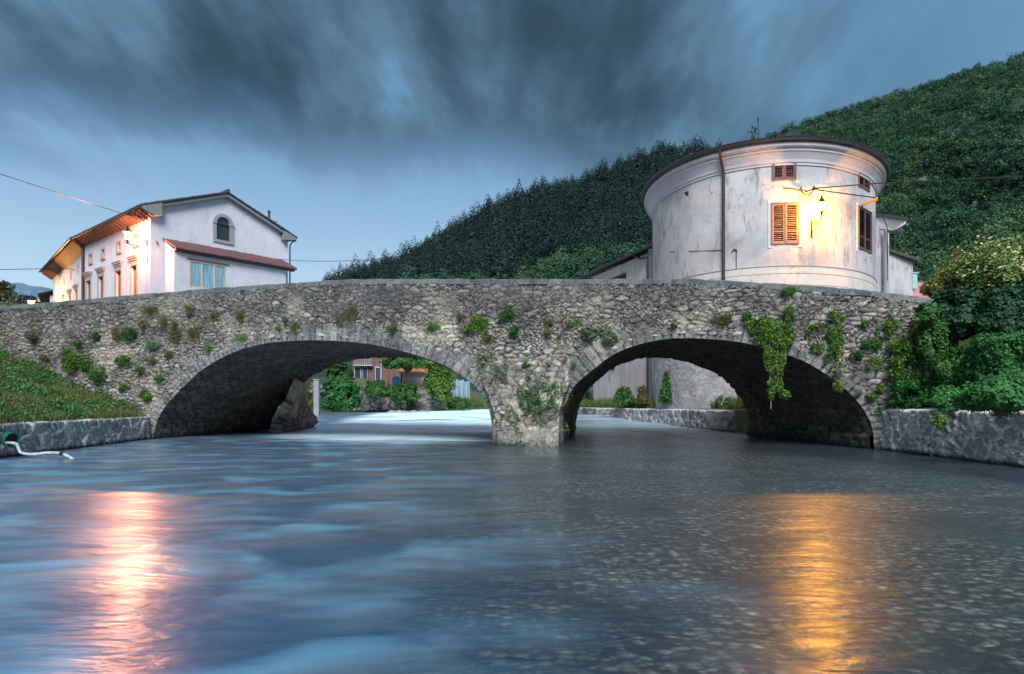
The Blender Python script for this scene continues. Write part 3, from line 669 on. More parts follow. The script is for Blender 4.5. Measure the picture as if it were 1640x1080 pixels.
# low mortared river walls
def riverwall(name, p0, p1, ztp, zbt, mat, label, big, small, off, th=.45, step=.035, batter=.08, joint_h=.008, parent=None, topmat=None):
    p0 = np.array(p0, float); p1 = np.array(p1, float); L_ = np.linalg.norm(p1 - p0); d = (p1 - p0) / L_; n = np.array([-d[1], d[0]])
    us_ = np.arange(0, L_ + step, step); vs_ = np.arange(0, ztp - zbt, step)
    UU, VV = np.meshgrid(us_, vs_, indexing='ij')
    wx = UU + (fbm(UU * 1.7, VV * 1.7, 3, 4) - .5) * .22; wy = VV + (fbm(UU * 1.5 + 9, VV * 1.5, 3, 5) - .5) * .18
    eb, ab, bb, dxb, dyb = worley(wx, wy, big[0] * 1.35, big[1] * 1.2, off, .8); es, as_, bs, dxs, dys = worley(wx, wy, big[0] * .62, big[1] * .58, off + 5, .85)
    ib = ab > .5; e = np.where(ib, eb, np.minimum(es * .8, eb * 2)); a = np.where(ib, ab * 7.7 % 1, as_); b = np.where(ib, bb, bs); dx = np.where(ib, dxb, dxs); dy = np.where(ib, dyb, dys)
    e = e + (fbm(UU * 14, VV * 14, 2, 3) - .5) * .10
    j = sstep(.06, .15, e)
    hh = j * .085 * (.45 + .8 * b) + (1 - j) * joint_h + j * (dx * (a - .5) + dy * (b - .5)) * .07 + (fbm(UU * 9, VV * 9, 3, 0) - .5) * .03
    off_ = hh + batter * (1 - VV / (ztp - zbt))
    V = np.stack([p0[0] + d[0] * UU + n[0] * off_, p0[1] + d[1] * UU + n[1] * off_, zbt + VV], -1)
    top = V[:, -1:].copy(); tt = []
    for q_, dz in ((0.02, .02), (.15, .035), (.3, .03), (th, .02), (th + .01, -.4)):
        T_ = top.copy(); T_[..., 0] = (p0[0] + d[0] * us_ - n[0] * q_)[:, None]; T_[..., 1] = (p0[1] + d[1] * us_ - n[1] * q_)[:, None]
        T_[..., 2] = ztp + dz + ((fbm(us_ * 3, us_ * 0 + q_ * 5, 3, 1) - .5) * .04)[:, None]; tt.append(T_)
    V = np.concatenate([V] + tt, 1); nn_ = len(tt)
    pad = lambda q, val: np.concatenate([q, np.full((len(us_), nn_), val)], 1)
    o_ = rawmesh(name, V.reshape(-1, 3), grid_faces(V.shape[0], V.shape[1]), mat, parent, True, {'stone': scol(pad(a, .5), pad(j, 0.), pad(b, .5)).reshape(-1, 4)})
    return tag(o_, label, 'wall')
riverwall('river_wall', (-13.05, 23.55), (-11.8, 13.2), .78, -.7, M['wall_left'], 'low dark mortared stone river wall below the grassy bank left of the bridge', (.31, .27), None, 51)
o = riverwall('river_wall', (-11.8, 13.2), (-12.9, -8), .78, -.7, M['wall_left'], None, (.42, .36), None, 52, step=.12)
tag(o, 'continuation of the dark mortared river wall outside the left edge')
riverwall('river_wall', (10.3, 8), (10.3, 18.35), 1.1, -.7, M['wall_right'], 'low pale mortared stone river wall right of the bridge under the bushes', (.30, .25), None, 53)
riverwall('river_wall', (10.3, -8), (10.3, 8), 1.1, -.7, M['wall_right'], 'pale mortared river wall running out of the right edge', (.40, .34), None, 54, step=.12)
riverwall('river_wall', (10.6, 26.6), (3.45, 48.3), .92, -.4, M['wall_far'], 'low grey stone river wall with a grassy top seen through the right arch', (.5, .38), None, 55, step=.06)

# ------------------------------------------------------------------ hills
def hill(name, cols, r0, kind, seed, nr=60, foot=.0, mat='hill', zf=0.0):
    """cols: (px, py, distance) of the ridge line; the slope climbs from r0 to the ridge and falls away behind"""
    c = np.array(cols, float); pxs = np.linspace(c[0, 0], c[-1, 0], 110)
    py = np.interp(pxs, c[:, 0], c[:, 1]); D_ = np.interp(pxs, c[:, 0], c[:, 2])
    fr = np.r_[np.linspace(0, 1, nr), 1.15, 1.5, 2.2]
    PX_, FR = np.meshgrid(pxs, fr, indexing='ij'); DD_ = D_[:, None]
    Zr = (EYE + (645 - py) / F * D_)[:, None]
    yy = r0 + (DD_ - r0) * FR
    prof = np.where(FR <= 1, (np.clip(FR, 0, 1) ** 1.12), 1 - (FR - 1) * .6)
    zz = zf + (Zr - zf) * prof
    xx = (PX_ - 820) / F * yy
    bumpy = ((fbm(xx / 70 + seed, yy / 160, 4, 2) - .5) * (D_[:, None] * .13) - np.abs(fbm(xx / 38 + 9 + seed, yy / 220, 3, 4) - .5) * D_[:, None] * .10) * np.clip(FR * (1.02 - FR) * 3.5, 0, 1)
    zz = zz + bumpy
    o_ = rawmesh(name, np.stack([xx, yy, zz], -1).reshape(-1, 3), grid_faces(*PX_.shape)[:, ::-1], M[mat], None, True); tag(o_, kind='structure')
    return PX_, FR, np.stack([xx, yy, zz], -1)
HA = [(420, 480, 520), (545, 453, 520), (640, 418, 500), (700, 388, 480), (770, 353, 460), (850, 317, 440), (930, 299, 430), (1000, 273, 420), (1060, 252, 410), (1110, 250, 410), (1160, 258, 420), (1260, 300, 430), (1400, 380, 450), (1500, 430, 450)]
HB = [(980, 300, 950), (1100, 262, 950), (1225, 226, 900), (1300, 198, 880), (1400, 163, 850), (1500, 133, 820), (1640, 93, 780), (1800, 60, 760), (2100, 30, 760)]
gA = hill('hill', HA, 130, 'c', 3); gB = hill('hill', HB, 160, 'd', 8)
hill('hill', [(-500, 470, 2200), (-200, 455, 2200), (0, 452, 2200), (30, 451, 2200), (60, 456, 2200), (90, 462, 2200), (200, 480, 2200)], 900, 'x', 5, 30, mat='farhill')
XTRA = 1
def crowns(kind, n, rs):
    """prototype crown: leaf clump quads, unit height"""
    V = []; 
    if kind == 'c':
        for k in range(n):
            z = rs.rand() ** .8; r = (.20 * (1 - z) ** .8 + .02) * (0.55 + .6 * rs.rand()); th = rs.rand() * 6.283
            V.append((r * math.cos(th), r * math.sin(th), .12 + .88 * z, .036 * (1.3 - z), math.cos(th), math.sin(th), .6))
    else:
        lobes = [(rs.uniform(-.22, .22), rs.uniform(-.22, .22), rs.uniform(.45, .80), rs.uniform(.15, .27)) for _ in range(9)]
        for k in range(n):
            lx, ly, lz, lr = lobes[k % 9]; d = rs.normal(size=3); d /= np.linalg.norm(d); rr_ = lr * rs.uniform(.75, 1.05)
            V.append((lx + d[0] * rr_, ly + d[1] * rr_, lz + d[2] * rr_ * .8, .034, d[0] + lx * 1.5, d[1] + ly * 1.5, d[2] + .25))
    return np.array(V)
def quads(C, size, rs, upbias=.5, aspect=1.0, N=None, nmix=.55):
    """random little leaf quads at centres C with half-size size (array)"""
    n = len(C); nv = rs.normal(size=(n, 3)); nv[:, 2] = np.abs(nv[:, 2]) * (1 if N is None else .6) + upbias * (1 if N is None else .3)
    if N is not None: nv = nv * nmix + N / (np.linalg.norm(N, axis=1)[:, None] + 1e-9) * 1.0
    nv /= np.linalg.norm(nv, axis=1)[:, None]
    t_ = np.cross(nv, rs.normal(size=(n, 3))); t_ /= np.linalg.norm(t_, axis=1)[:, None] + 1e-9; b_ = np.cross(nv, t_)
    s = np.asarray(size)[:, None] * np.ones((n, 1))
    a_ = t_ * s * aspect; c_ = b_ * s
    V = np.stack([C - a_ - c_ * .55, C + c_ * 0 + a_ * .1 - c_ * .95, C + a_ + c_ * .45, C - a_ * .2 + c_], 1)
    return V.reshape(-1, 3), np.arange(n * 4).reshape(-1, 4)
OUT = []
def wood(name, g, kind_fn, spacing, fmin, fmax, rs, hc, hd, label, pxr):
    PX_, FR, G = g; mask = (PX_ >= pxr[0]) & (PX_ <= pxr[1]) & (FR >= fmin) & (FR <= fmax)
    # candidate points by bilinear sampling
    nu, nv = PX_.shape; res = {'c': [], 'd': []}
    N = 60000; a_ = rs.uniform(0, nu - 1.001, N); b_ = rs.uniform(0, 59, N)
    i, j = a_.astype(int), b_.astype(int); fa, fb = (a_ - i)[:, None], (b_ - j)[:, None]
    P_ = (G[i, j] * (1 - fa) + G[i + 1, j] * fa) * (1 - fb) + (G[i, j + 1] * (1 - fa) + G[i + 1, j + 1] * fa) * fb
    px = 820 + F * P_[:, 0] / P_[:, 1]; py = 645 - F * (P_[:, 2] - EYE) / P_[:, 1]; fr = b_ / 59
    ok = (px > pxr[0]) & (px < pxr[1]) & (fr > fmin) & (fr <= fmax) & (py < 500)
    P_ = P_[ok]; px = px[ok]; py = py[ok]; fr = fr[ok]
    cell = set(); keep = []
    for q, (x, y) in enumerate(zip(px, py)):
        k = (int(x / spacing), int(y / (spacing * .62)))
        if k not in cell: cell.add(k); keep.append(q)
    px = px[keep]; py = py[keep]; P_ = P_[keep]; fr = fr[keep]
    for (ox, oy, orx, ory) in OUT:
        far = ((px - ox) / orx) ** 2 + ((py + 3 - oy) / ory) ** 2 > 1; P_ = P_[far]; fr = fr[far]; px = px[far]; py = py[far]
    protos = {'c': [crowns('c', 150, rs) for _ in range(4)], 'd': [crowns('d', 170, rs) for _ in range(5)]}
    for kd in 'cd':
        Vs = []; cs = []
        for p, f_ in zip(P_, fr):
            if kind_fn(p, f_, rs) != kd: continue
            H = (hc if kd == 'c' else hd) * rs.uniform(.55, 1.0 + .8 * rs.rand() ** 2); pr = protos[kd][rs.randint(len(protos[kd]))]
            th = rs.rand() * 6.28; c_, s_ = math.cos(th), math.sin(th)
            q = pr[:, :3] * H; wdt = rs.uniform(1.0, 1.9) if kd == 'c' else rs.uniform(.9, 1.4); q = np.stack([(q[:, 0] * c_ - q[:, 1] * s_) * wdt, (q[:, 0] * s_ + q[:, 1] * c_) * wdt, q[:, 2] - (.28 * H if kd == 'd' else 0)], -1) + p
            nn = pr[:, 4:7]; nn = np.stack([nn[:, 0] * c_ - nn[:, 1] * s_, nn[:, 0] * s_ + nn[:, 1] * c_, nn[:, 2]], -1); Vs.append((q, pr[:, 3] * H * (1.25 if kd == 'c' else 1.3), nn)); cs.append(np.clip(rs.rand() ** 1.3 * .85 + rs.rand(len(q)) * .18, 0, 1))
        if not Vs: continue
        C_ = np.concatenate([v[0] for v in Vs]); sz = np.concatenate([v[1] for v in Vs]); cc = np.repeat(np.concatenate(cs), 4)
        V, Fc = quads(C_, sz, rs, .4, 1.0, np.concatenate([v[2] for v in Vs]), .4)
        col = np.ones((len(V), 4)); col[:, 0] = cc; col[:, 1] = 0
        o_ = rawmesh('conifer_wood' if kd == 'c' else 'broadleaf_wood', V, Fc, M['conifer' if kd == 'c' else 'decid'], None, False, {'leaf': col})
        tag(o_, label[kd], 'woodland', kind='stuff')
rs = np.random.RandomState(2)
def kA(p, f_, rs): 
    v = float(fbm(np.array(p[0] / 40.), np.array(p[2] / 25.), 3, 1)); return 'c' if f_ + rs.normal() * .13 > .57 + (v - .5) * 1.8 and rs.rand() > .25 else 'd'
wood('conifer_wood', gA, kA, 4.6, .22, 1.0, rs, 10.5, 7.5, {'c': 'dark conifer wood covering the upper slope of the nearer hill', 'd': 'green broadleaf wood on the lower slope of the nearer hill'}, (520, 1180))
OUT = [(1447, 376, 19, 13), (1492, 306, 14, 12), (1560, 341, 16, 12), (1500, 392, 13, 10)]
wood('broadleaf_wood', gB, lambda p, f_, rs: 'd', 6.6, .12, 1.0, rs, 12, 11.5, {'c': '', 'd': 'dense broadleaf wood covering the higher hill on the right'}, (1130, 1720))

def outcrop(px, py, w_, h_, label, seed):
    PX_, FR, G = gB; q = G[:, :60].reshape(-1, 3); ppx = 820 + F * q[:, 0] / q[:, 1]; ppy = 645 - F * (q[:, 2] - EYE) / q[:, 1]
    k = np.argmin((ppx - px) ** 2 + (ppy - py) ** 2); p = q[k]; sw, sh = w_ / F * p[1], h_ / F * p[1]; r_ = np.random.RandomState(seed)
    nu, nv = 40, 24; U_, V_ = np.meshgrid(np.linspace(0, 2 * np.pi, nu), np.linspace(.02, np.pi - .02, nv), indexing='ij')
    rr_ = 1 + (fbm(np.cos(U_) * 2 + seed, V_ * 2.5 + np.sin(U_) * 2, 5, seed % 5) - .5) * 1.3
    Vv = np.stack([p[0] + sw * rr_ * np.cos(U_) * np.sin(V_), p[1] + sw * .6 * rr_ * np.sin(U_) * np.sin(V_), p[2] + 2 + sh * 1.3 * rr_ * np.cos(V_)], -1)
    tag(rawmesh('rock_outcrop', Vv.reshape(-1, 3), grid_faces(nu, nv), M['limestone'], None, False), label, 'rock')
outcrop(1447, 368, 17, 6, 'pale limestone outcrop low on the wooded hill right of the round building', 3)
outcrop(1492, 299, 11, 5, 'small pale rock patch halfway up the wooded hill', 4)
outcrop(1560, 334, 13, 5, 'pale rock patch among trees toward the right edge of the hill', 5)
outcrop(1500, 386, 10, 5, 'little pale rock low on the hill above the elder tree', 6)
# ------------------------------------------------------------------ building helpers
V3 = Vector
def obox(mb, c, u, n, su, sn, sz):
    u = V3((u[0], u[1], 0)).normalized(); n = V3((n[0], n[1], 0)).normalized()
    m = Matrix(((u.x, n.x, 0), (u.y, n.y, 0), (0, 0, 1)))
    if m.determinant() < 0: m = Matrix(((-u.x, n.x, 0), (-u.y, n.y, 0), (0, 0, 1)))
    return mb.box(c, (su, sn, sz), M=m)
def cut(o, mb):
    """subtract the solids in mb from object o"""
    c = rawmesh('cutter', mb.v, mb.f, None, None) if False else None
    me = bpy.data.meshes.new('cutter'); og = org(o)
    me.from_pydata([(v[0] - og[0], v[1] - og[1], v[2] - og[2]) for v in mb.v], [], mb.f); me.update()
    import bmesh
    for mm in (me, o.data):
        bm = bmesh.new(); bm.from_mesh(mm); bmesh.ops.recalc_face_normals(bm, faces=bm.faces); bm.to_mesh(mm); bm.free()
    c = bpy.data.objects.new('cutter', me); COL.objects.link(c); c.location = og
    md = o.modifiers.new('b', 'BOOLEAN'); md.operation = 'DIFFERENCE'; md.solver = 'EXACT'; md.object = c; md.use_self = True
    bpy.context.view_layer.update()
    dg = bpy.context.evaluated_depsgraph_get(); new = bpy.data.meshes.new_from_object(o.evaluated_get(dg))
    o.modifiers.clear(); old = o.data; o.data = new; bpy.data.objects.remove(c); bpy.data.meshes.remove(me)
    if len(new.materials) == 0: new.materials.append(old.materials[0])
    return o
def P2(o, u, a, n=None, b=0.0, z=0.0):
    x, y = o[0] + u[0] * a, o[1] + u[1] * a
    if n is not None: x += n[0] * b; y += n[1] * b
    return V3((x, y, z))
def arch_poly(o, u, a0, a1, z0, z1, seg=10):
    """outline of a round-headed opening in a wall plane"""
    r = (a1 - a0) / 2; c = (a0 + a1) / 2; zs_ = z1 - r
    pts = [P2(o, u, a0, z=z0), P2(o, u, a1, z=z0)]
    pts += [P2(o, u, c + r * math.cos(math.pi * k / seg), z=zs_ + r * math.sin(math.pi * k / seg)) for k in range(seg + 1)]
    return pts
def frame_window(parent, o, u, n, a0, a1, z0, z1, fmat, pmat, bars=1, fw=.07, rec=.10, rails=1, pd=None):
    """a framed window set into a cut opening: 'window' (frame) > pane"""
    mb = MB(); w_ = a1 - a0; h_ = z1 - z0
    for a_ in (a0 + fw / 2, a1 - fw / 2): obox(mb, P2(o, u, a_, n, -rec, (z0 + z1) / 2), u, n, fw, .06, h_ - .002)
    for z_ in (z0 + fw / 2, z1 - fw / 2): obox(mb, P2(o, u, (a0 + a1) / 2, n, -rec, z_), u, n, w_ - 2 * fw, .058, fw)
    for k in range(1, bars + 1): obox(mb, P2(o, u, a0 + w_ * k / (bars + 1), n, -rec, (z0 + z1) / 2), u, n, fw * .9, .055, h_ - 2 * fw)
    for k in range(1, rails): obox(mb, P2(o, u, (a0 + a1) / 2, n, -rec, z0 + h_ * k / rails), u, n, w_ - 2 * fw, .03, fw * .4)
    f = mb.build('window', fmat, parent)
    p = MB(); obox(p, P2(o, u, (a0 + a1) / 2, n, -rec - .02, (z0 + z1) / 2), u, n, w_ - fw, .012, h_ - fw); p.build('pane', pmat, f)
    return f
def louvre(parent, o, u, n, a0, a1, z0, z1, mat, off=.0, step=.075, fw=.07, name='shutter', broken=0):
    mb = MB(); w_ = a1 - a0; cz = (z0 + z1) / 2
    for a_ in (a0 + fw / 2, a1 - fw / 2): obox(mb, P2(o, u, a_, n, off, cz), u, n, fw, .045, z1 - z0)
    for z_, t_ in ((z0 + fw * .6, fw * 1.2), (z1 - fw * .5, fw), (z0 + (z1 - z0) * .3, fw * .7) if z1 - z0 > 1.4 else (z1 - fw * .5, fw * .98)): obox(mb, P2(o, u, (a0 + a1) / 2, n, off, z_), u, n, w_ - 2 * fw, .043, t_)
    z = z0 + fw * 1.3; k = 0
    U3 = V3((u[0], u[1], 0)).normalized(); N3 = V3((n[0], n[1], 0)).normalized()
    while z < z1 - fw * 1.2:
        k += 1; tl = R(38 + random.uniform(-6, 6)); 
        ax = (N3 * math.cos(tl) - V3((0, 0, 1)) * math.sin(tl)); nn = ax.cross(U3)
        m = Matrix((U3, ax, nn)).transposed()
        sk = random.uniform(-.012, .012) if broken else 0
        mb.box(P2(o, u, (a0 + a1) / 2, n, off - .005, z + .02 + sk), (w_ - 2 * fw + .01, .062, .010), M=m); z += step
    return mb.build(name, mat, parent)
def tile_roof(name, o, u, down, L, D, z0, slope, mat, parent, per=.24, amp=.045, thick=.10, row=.38):
    """tiled slope: o ridge start, u along ridge, down = horizontal direction of fall"""
    na = int(L / (per / 6)) + 1; nb = int(D / (row / 3)) + 2
    A_, B_ = np.meshgrid(np.linspace(0, L, na), np.linspace(0, D, nb), indexing='ij')
    col = np.floor(A_ / per)
    h = np.abs(np.sin(A_ / per * math.pi)) ** .7 * amp + ((B_ / row + (_T[col.astype(int) % 256, 3, 1])) % 1) * .03 + (_T[col.astype(int) % 256, (B_ / row).astype(int) % 256, 0] - .5) * .02
    sag = (fbm(A_ * .3, B_ * .3, 2, 1) - .5) * .06
    Zs = z0 - slope * B_ + h + sag
    X_ = o[0] + u[0] * A_ + down[0] * B_; Y_ = o[1] + u[1] * A_ + down[1] * B_
    top = np.stack([X_, Y_, Zs], -1); bot = np.stack([X_, Y_, z0 - slope * B_ - thick], -1)
    g = grid_faces(na, nb); n_ = na * nb; Fc = [g, g[:, ::-1] + n_]
    def edge(idx, fl):
        a_, b_ = idx[:-1], idx[1:]; q = np.stack([a_, b_, b_ + n_, a_ + n_], -1); Fc.append(q if fl else q[:, ::-1])
    ii = np.arange(na) * nb; edge(ii, 0); edge(ii + nb - 1, 1); jj = np.arange(nb); edge(jj, 1); edge((na - 1) * nb + jj, 0)
    return rawmesh(name, np.concatenate([top.reshape(-1, 3), bot.reshape(-1, 3)]), np.concatenate(Fc), mat, parent)

# ------------------------------------------------------------------ white house on the left
HC = np.array([(241 - 820) / F * 43, 43.0]); HG = np.array([.636, .7717]); HW = np.array([-.7717, .636]); HNf = -HG; HNg = -HW
GW, HL = 10.07, 12.4
BZ = 3.0; EZ = 14.05; RZ = 16.45; SL = (RZ - 14.47) / (GW / 2)
def Hp(g, w, z): return V3((HC[0] + HG[0] * g + HW[0] * w, HC[1] + HG[1] * g + HW[1] * w, z))
house = empty('white_house', Hp(5, 6, BZ), 0, 'white plastered gabled house beyond the left end of the bridge, with an arched attic window', 'house')
gab = [Hp(0, 0, BZ), Hp(GW, 0, BZ), Hp(GW, 0, 14.30), Hp(GW / 2, 0, 16.28), Hp(0, 0, 14.30)]
mb = MB(); mb.prism(gab, (0, 0, 0), (HW[0] * HL, HW[1] * HL, 0)); wall = mb.build('wall', M['white_plaster'], house)
def fw_(px, o=HC, d=HW): return on_line(px, o, d)
cut_ = MB(); wins = []
def zw(py, w, o=HC, d=HW): return zat(py, o[1] + d[1] * w)
for px in (215.5, 190.5, 162.5, 142.5):
    w0 = fw_(px); wins.append(('big', w0 - .50, w0 + .50, 8.3, 10.72))
for px in (219, 191.5, 166, 146):
    w0 = fw_(px); wins.append(('small', w0 - .27, w0 + .27, 12.08, 12.66))
for k, a0, a1, z0, z1 in wins: cut_.prism([Hp(.25, a0, z0), Hp(.25, a1, z0), Hp(.25, a1, z1), Hp(.25, a0, z1)], (0, 0, 0), (HNf[0] * .5, HNf[1] * .5, 0))
ag = on_line(357.5, HC, HG); a0, a1 = ag - .52, ag + .52
cut_.prism(arch_poly(Hp(0, .25, 0), HG, a0, a1, 12.98, 14.66), (0, 0, 0), (HNg[0] * .5, HNg[1] * .5, 0))
cut(wall, cut_)
for k, a0_, a1_, z0, z1 in wins:
    big = k == 'big'
    f = frame_window(house, HC, HW, HNf, a0_, a1_, z0, z1, M['wood'], M['glass'] if big else M['wood'], 1 if big else 0, .09 if big else .06, .14)
    s_ = MB(); t_ = .16
    for a_ in (a0_ - t_ / 2, a1_ + t_ / 2): obox(s_, P2(HC, HW, a_, HNf, .03, (z0 + z1) / 2), HW, HNf, t_, .08, z1 - z0)
    obox(s_, P2(HC, HW, (a0_ + a1_) / 2, HNf, .03, z1 + t_ / 2), HW, HNf, a1_ - a0_ + 2 * t_, .082, t_)
    obox(s_, P2(HC, HW, (a0_ + a1_) / 2, HNf, .04, z0 - t_ / 2), HW, HNf, a1_ - a0_ + 2 * t_, .12, t_)
    s_.build('surround', M['tan_stone'], f)
    if big:
        c_ = MB()
        for dz, pr, wd, hh in ((.20, .08, .0, .16), (.345, .14, .08, .13), (.47, .20, .18, .12), (.56, .24, .24, .06)):
            obox(c_, P2(HC, HW, (a0_ + a1_) / 2, HNf, pr / 2, z1 + .0 + dz + .05), HW, HNf, a1_ - a0_ + 2 * t_ + wd, pr, hh)
        c_.build('cornice', M['tan_stone'], f)
# arched attic window
af = MB(); outer = arch_poly(Hp(0, 0, 0), HG, a0 - .22, a1 + .22, 12.76, 14.88, 14); inner = arch_poly(Hp(0, 0, 0), HG, a0, a1, 12.98, 14.66, 14)
n_ = len(outer); off1 = V3((HNg[0], HNg[1], 0)) * .09
vs = [p + off1 for p in outer] + [p + off1 for p in inner] + outer + [p - off1 for p in inner]
fs = [(i, (i + 1) % n_, n_ + (i + 1) % n_, n_ + i) for i in range(n_)] + [(i, 2 * n_ + i, 2 * n_ + (i + 1) % n_, (i + 1) % n_) for i in range(n_)] + [(n_ + i, n_ + (i + 1) % n_, 3 * n_ + (i + 1) % n_, 3 * n_ + i) for i in range(n_)]
af.add(vs, fs)
for a_ in (a0 - .13, a1 + .13): obox(af, P2(HC, HG, a_, HNg, .06, 14.14), HG, HNg, .28, .14, .10)
aw = af.build('window', M['grey_stone'], house)
pn = MB(); pn.prism([p - V3((HNg[0], HNg[1], 0)) * .16 for p in inner], (0, 0, 0), (-HNg[0] * .02, -HNg[1] * .02, 0)); pn.build('pane', M['glass'], aw)
gr = MB(); zb_, zt_ = 12.98, 14.1
for k in range(-3, 6):
    for sg in (1, -1):
        pts = []
        for q in np.linspace(0, 1, 30):
            a_ = a0 + (a1 - a0) * q; z_ = zb_ + .28 * k + sg * (a_ - a0) * .75 + (0 if sg > 0 else .78)
            if zb_ < z_ < zt_: pts.append(P2(HC, HG, a_, HNg, -.07, z_))
        if len(pts) > 2: gr.tube(pts, .014, 5)
obox(gr, P2(HC, HG, ag, HNg, -.09, 14.12), HG, HNg, a1 - a0, .05, .07)
gr.build('grille', M['iron'], aw)
# roof
rp = Hp(GW / 2, -.5, 0); tile_roof('roof', (rp.x, rp.y), HW, -HG, HL + .6, GW / 2 + .75, RZ, SL, M['tiles'], house)
tile_roof('roof', (rp.x, rp.y), HW, HG, HL + .6, GW / 2 + .55, RZ, SL, M['tiles'], house)
rd = MB(); rr = np.random.RandomState(4)
for k in range(26): 
    a_ = -.55 + k * .5; rd.tube([Hp(GW / 2, a_, RZ + .03), Hp(GW / 2, a_ + .52, RZ + .06 + rr.uniform(-.01, .02))], [.13, .11], 8)
rd.build('ridge_tiles', M['tiles'], house)
vg = MB()      # verge boards, box cornice and open eave
for sg in (1, -1):
    e_ = GW / 2 + (.5 if sg > 0 else .0)
    pa = [Hp(GW / 2, 0, RZ - .12), Hp(GW / 2 + sg * e_, 0, RZ - .12 - SL * e_), Hp(GW / 2 + sg * e_, 0, RZ - .34 - SL * e_), Hp(GW / 2, 0, RZ - .34)]
    vg.prism(pa, (HNg[0] * .40, HNg[1] * .40, 0), (HNg[0] * .04, HNg[1] * .04, 0))
vg.prism([Hp(-.72, 0, 13.95), Hp(-.72, 0, 14.12), Hp(.55, 0, 14.62), Hp(.55, 0, 13.72), Hp(.05, 0, 13.62)], (HNg[0] * .49, HNg[1] * .49, 0), (HNg[0] * .03, HNg[1] * .03, 0))
vg.prism([Hp(GW + .5, 0, 14.02), Hp(GW + .5, 0, 14.2), Hp(GW - .6, 0, 14.55), Hp(GW - .6, 0, 13.85)], (HNg[0] * .49, HNg[1] * .49, 0), (HNg[0] * .03, HNg[1] * .03, 0))
vg.build('verge_board', M['board_grey'], house)
sf = MB(); sf.prism([Hp(-.74, -.45, 13.93), Hp(-.02, -.45, 13.55), Hp(-.02, -.45, 13.65), Hp(-.74, -.45, 14.05)], (0, 0, 0), (HW[0] * (HL + .5), HW[1] * (HL + .5), 0))
for k in range(22):
    w_ = -.2 + k * .58; sf.prism([Hp(-.70, w_, 13.85), Hp(-.03, w_, 13.46), Hp(-.03, w_, 13.56), Hp(-.70, w_, 13.94)], (0, 0, 0), (HW[0] * .11, HW[1] * .11, 0))
sf.build('eave', M['eave_wood'], house)
gt = MB(); gt.tube([Hp(-.83, -.45, 14.02), Hp(-.83, HL, 14.0)], .075, 8); gt.build('gutter', M['pipe'], house)
dp = MB(); dp.tube([Hp(-.8, HL - .1, 13.95), Hp(-.45, HL - .1, 13.7), Hp(-.14, HL - .1, 13.3), Hp(-.14, HL - .1, BZ)], .10, 8); dp.build('downpipe', M['pipe'], house)
dp = MB(); dp.tube([Hp(GW + .42, -.25, 14.1), Hp(GW + .12, -.12, 13.6), Hp(GW + .1, -.1, BZ)], .055, 8)
dp.tube([Hp(GW + .45, -.45, 14.12), Hp(GW + .45, 6, 14.12)], .07, 8); dp.build('downpipe', M['pipe'], house)
ch = MB(); cg = on_line(436, (Hp(0, 1, 0).x, Hp(0, 1, 0).y), HG); zc = RZ - SL * abs(cg - GW / 2)
obox(ch, Hp(cg, 1, zc + .22), HG, HNg, .42, .42, .9); obox(ch, Hp(cg, 1, zc + .69), HG, HNg, .55, .55, .07)
chm = ch.build('chimney', M['board_grey'], house); ch = MB(); ch.tube([Hp(cg - .32, .9, zc + .1), Hp(cg - .32, .9, zc + 1.35)], .09, 8); ch.lathe([(.12, 0), (.13, .12), (.05, .16)], Hp(cg - .32, .9, zc + 1.33), 8); ch.build('flue', M['pipe'], chm)
sm = MB(); sm.lathe([(.05, -.08), (.08, 0), (.04, .1)], Hp(.38, -.10, 11.95), 8); obox(sm, Hp(.38, -.05, 11.97), HG, HNg, .1, .1, .06); sm.build('vent_pipe', M['pipe'], house)
# lean-to along the gable
g0 = on_line(262, HC, HG); LP = 1.61; LN = on_line(458, (Hp(0, -LP, 0).x, Hp(0, -LP, 0).y), HG)
lo = Hp(0, -LP, 0); mb = MB()
mb.prism([Hp(g0, 0.02, BZ), Hp(g0, -LP, BZ), Hp(g0, -LP, 11.35), Hp(g0, .02, 12.15)], (0, 0, 0), (HG[0] * (LN - g0), HG[1] * (LN - g0), 0))
lw_ = mb.build('porch_wall', M['white_plaster'], house)
b0, b1 = on_line(302.5, lo, HG), on_line(363, lo, HG)
cc = MB(); cc.prism([Hp(b0, -LP + .22, 9.0), Hp(b1, -LP + .22, 9.0), Hp(b1, -LP + .22, 10.85), Hp(b0, -LP + .22, 10.85)], (0, 0, 0), (HNg[0] * .5, HNg[1] * .5, 0)); cut(lw_, cc)
frame_window(house, (lo.x, lo.y), HG, HNg, b0, b1, 9.0, 10.85, M['pale_wood'], M['curtain'], 2, .11, .03)
lt = MB(); obox(lt, P2(lo, HG, (b0 + b1) / 2, HNg, .05, 10.93), HG, HNg, b1 - b0 + .35, .12, .05); lt.build('drip_board', M['eave_wood'], house)
r0 = Hp(g0 - .05, .0, 0)
tile_roof('porch_roof', (r0.x, r0.y), HG, -HW, LN - g0 + .75, LP + .38, 12.32, .45, M['red_tiles'], house, .2, .05)
ev = MB(); ev.prism([Hp(g0, -LP - .3, 11.28), Hp(g0, -LP, 11.22), Hp(g0, -LP, 11.42), Hp(g0, -LP - .3, 11.36)], (0, 0, 0), (HG[0] * (LN - g0 + .6), HG[1] * (LN - g0 + .6), 0)); ev.build('porch_eave', M['eave_wood'], house)

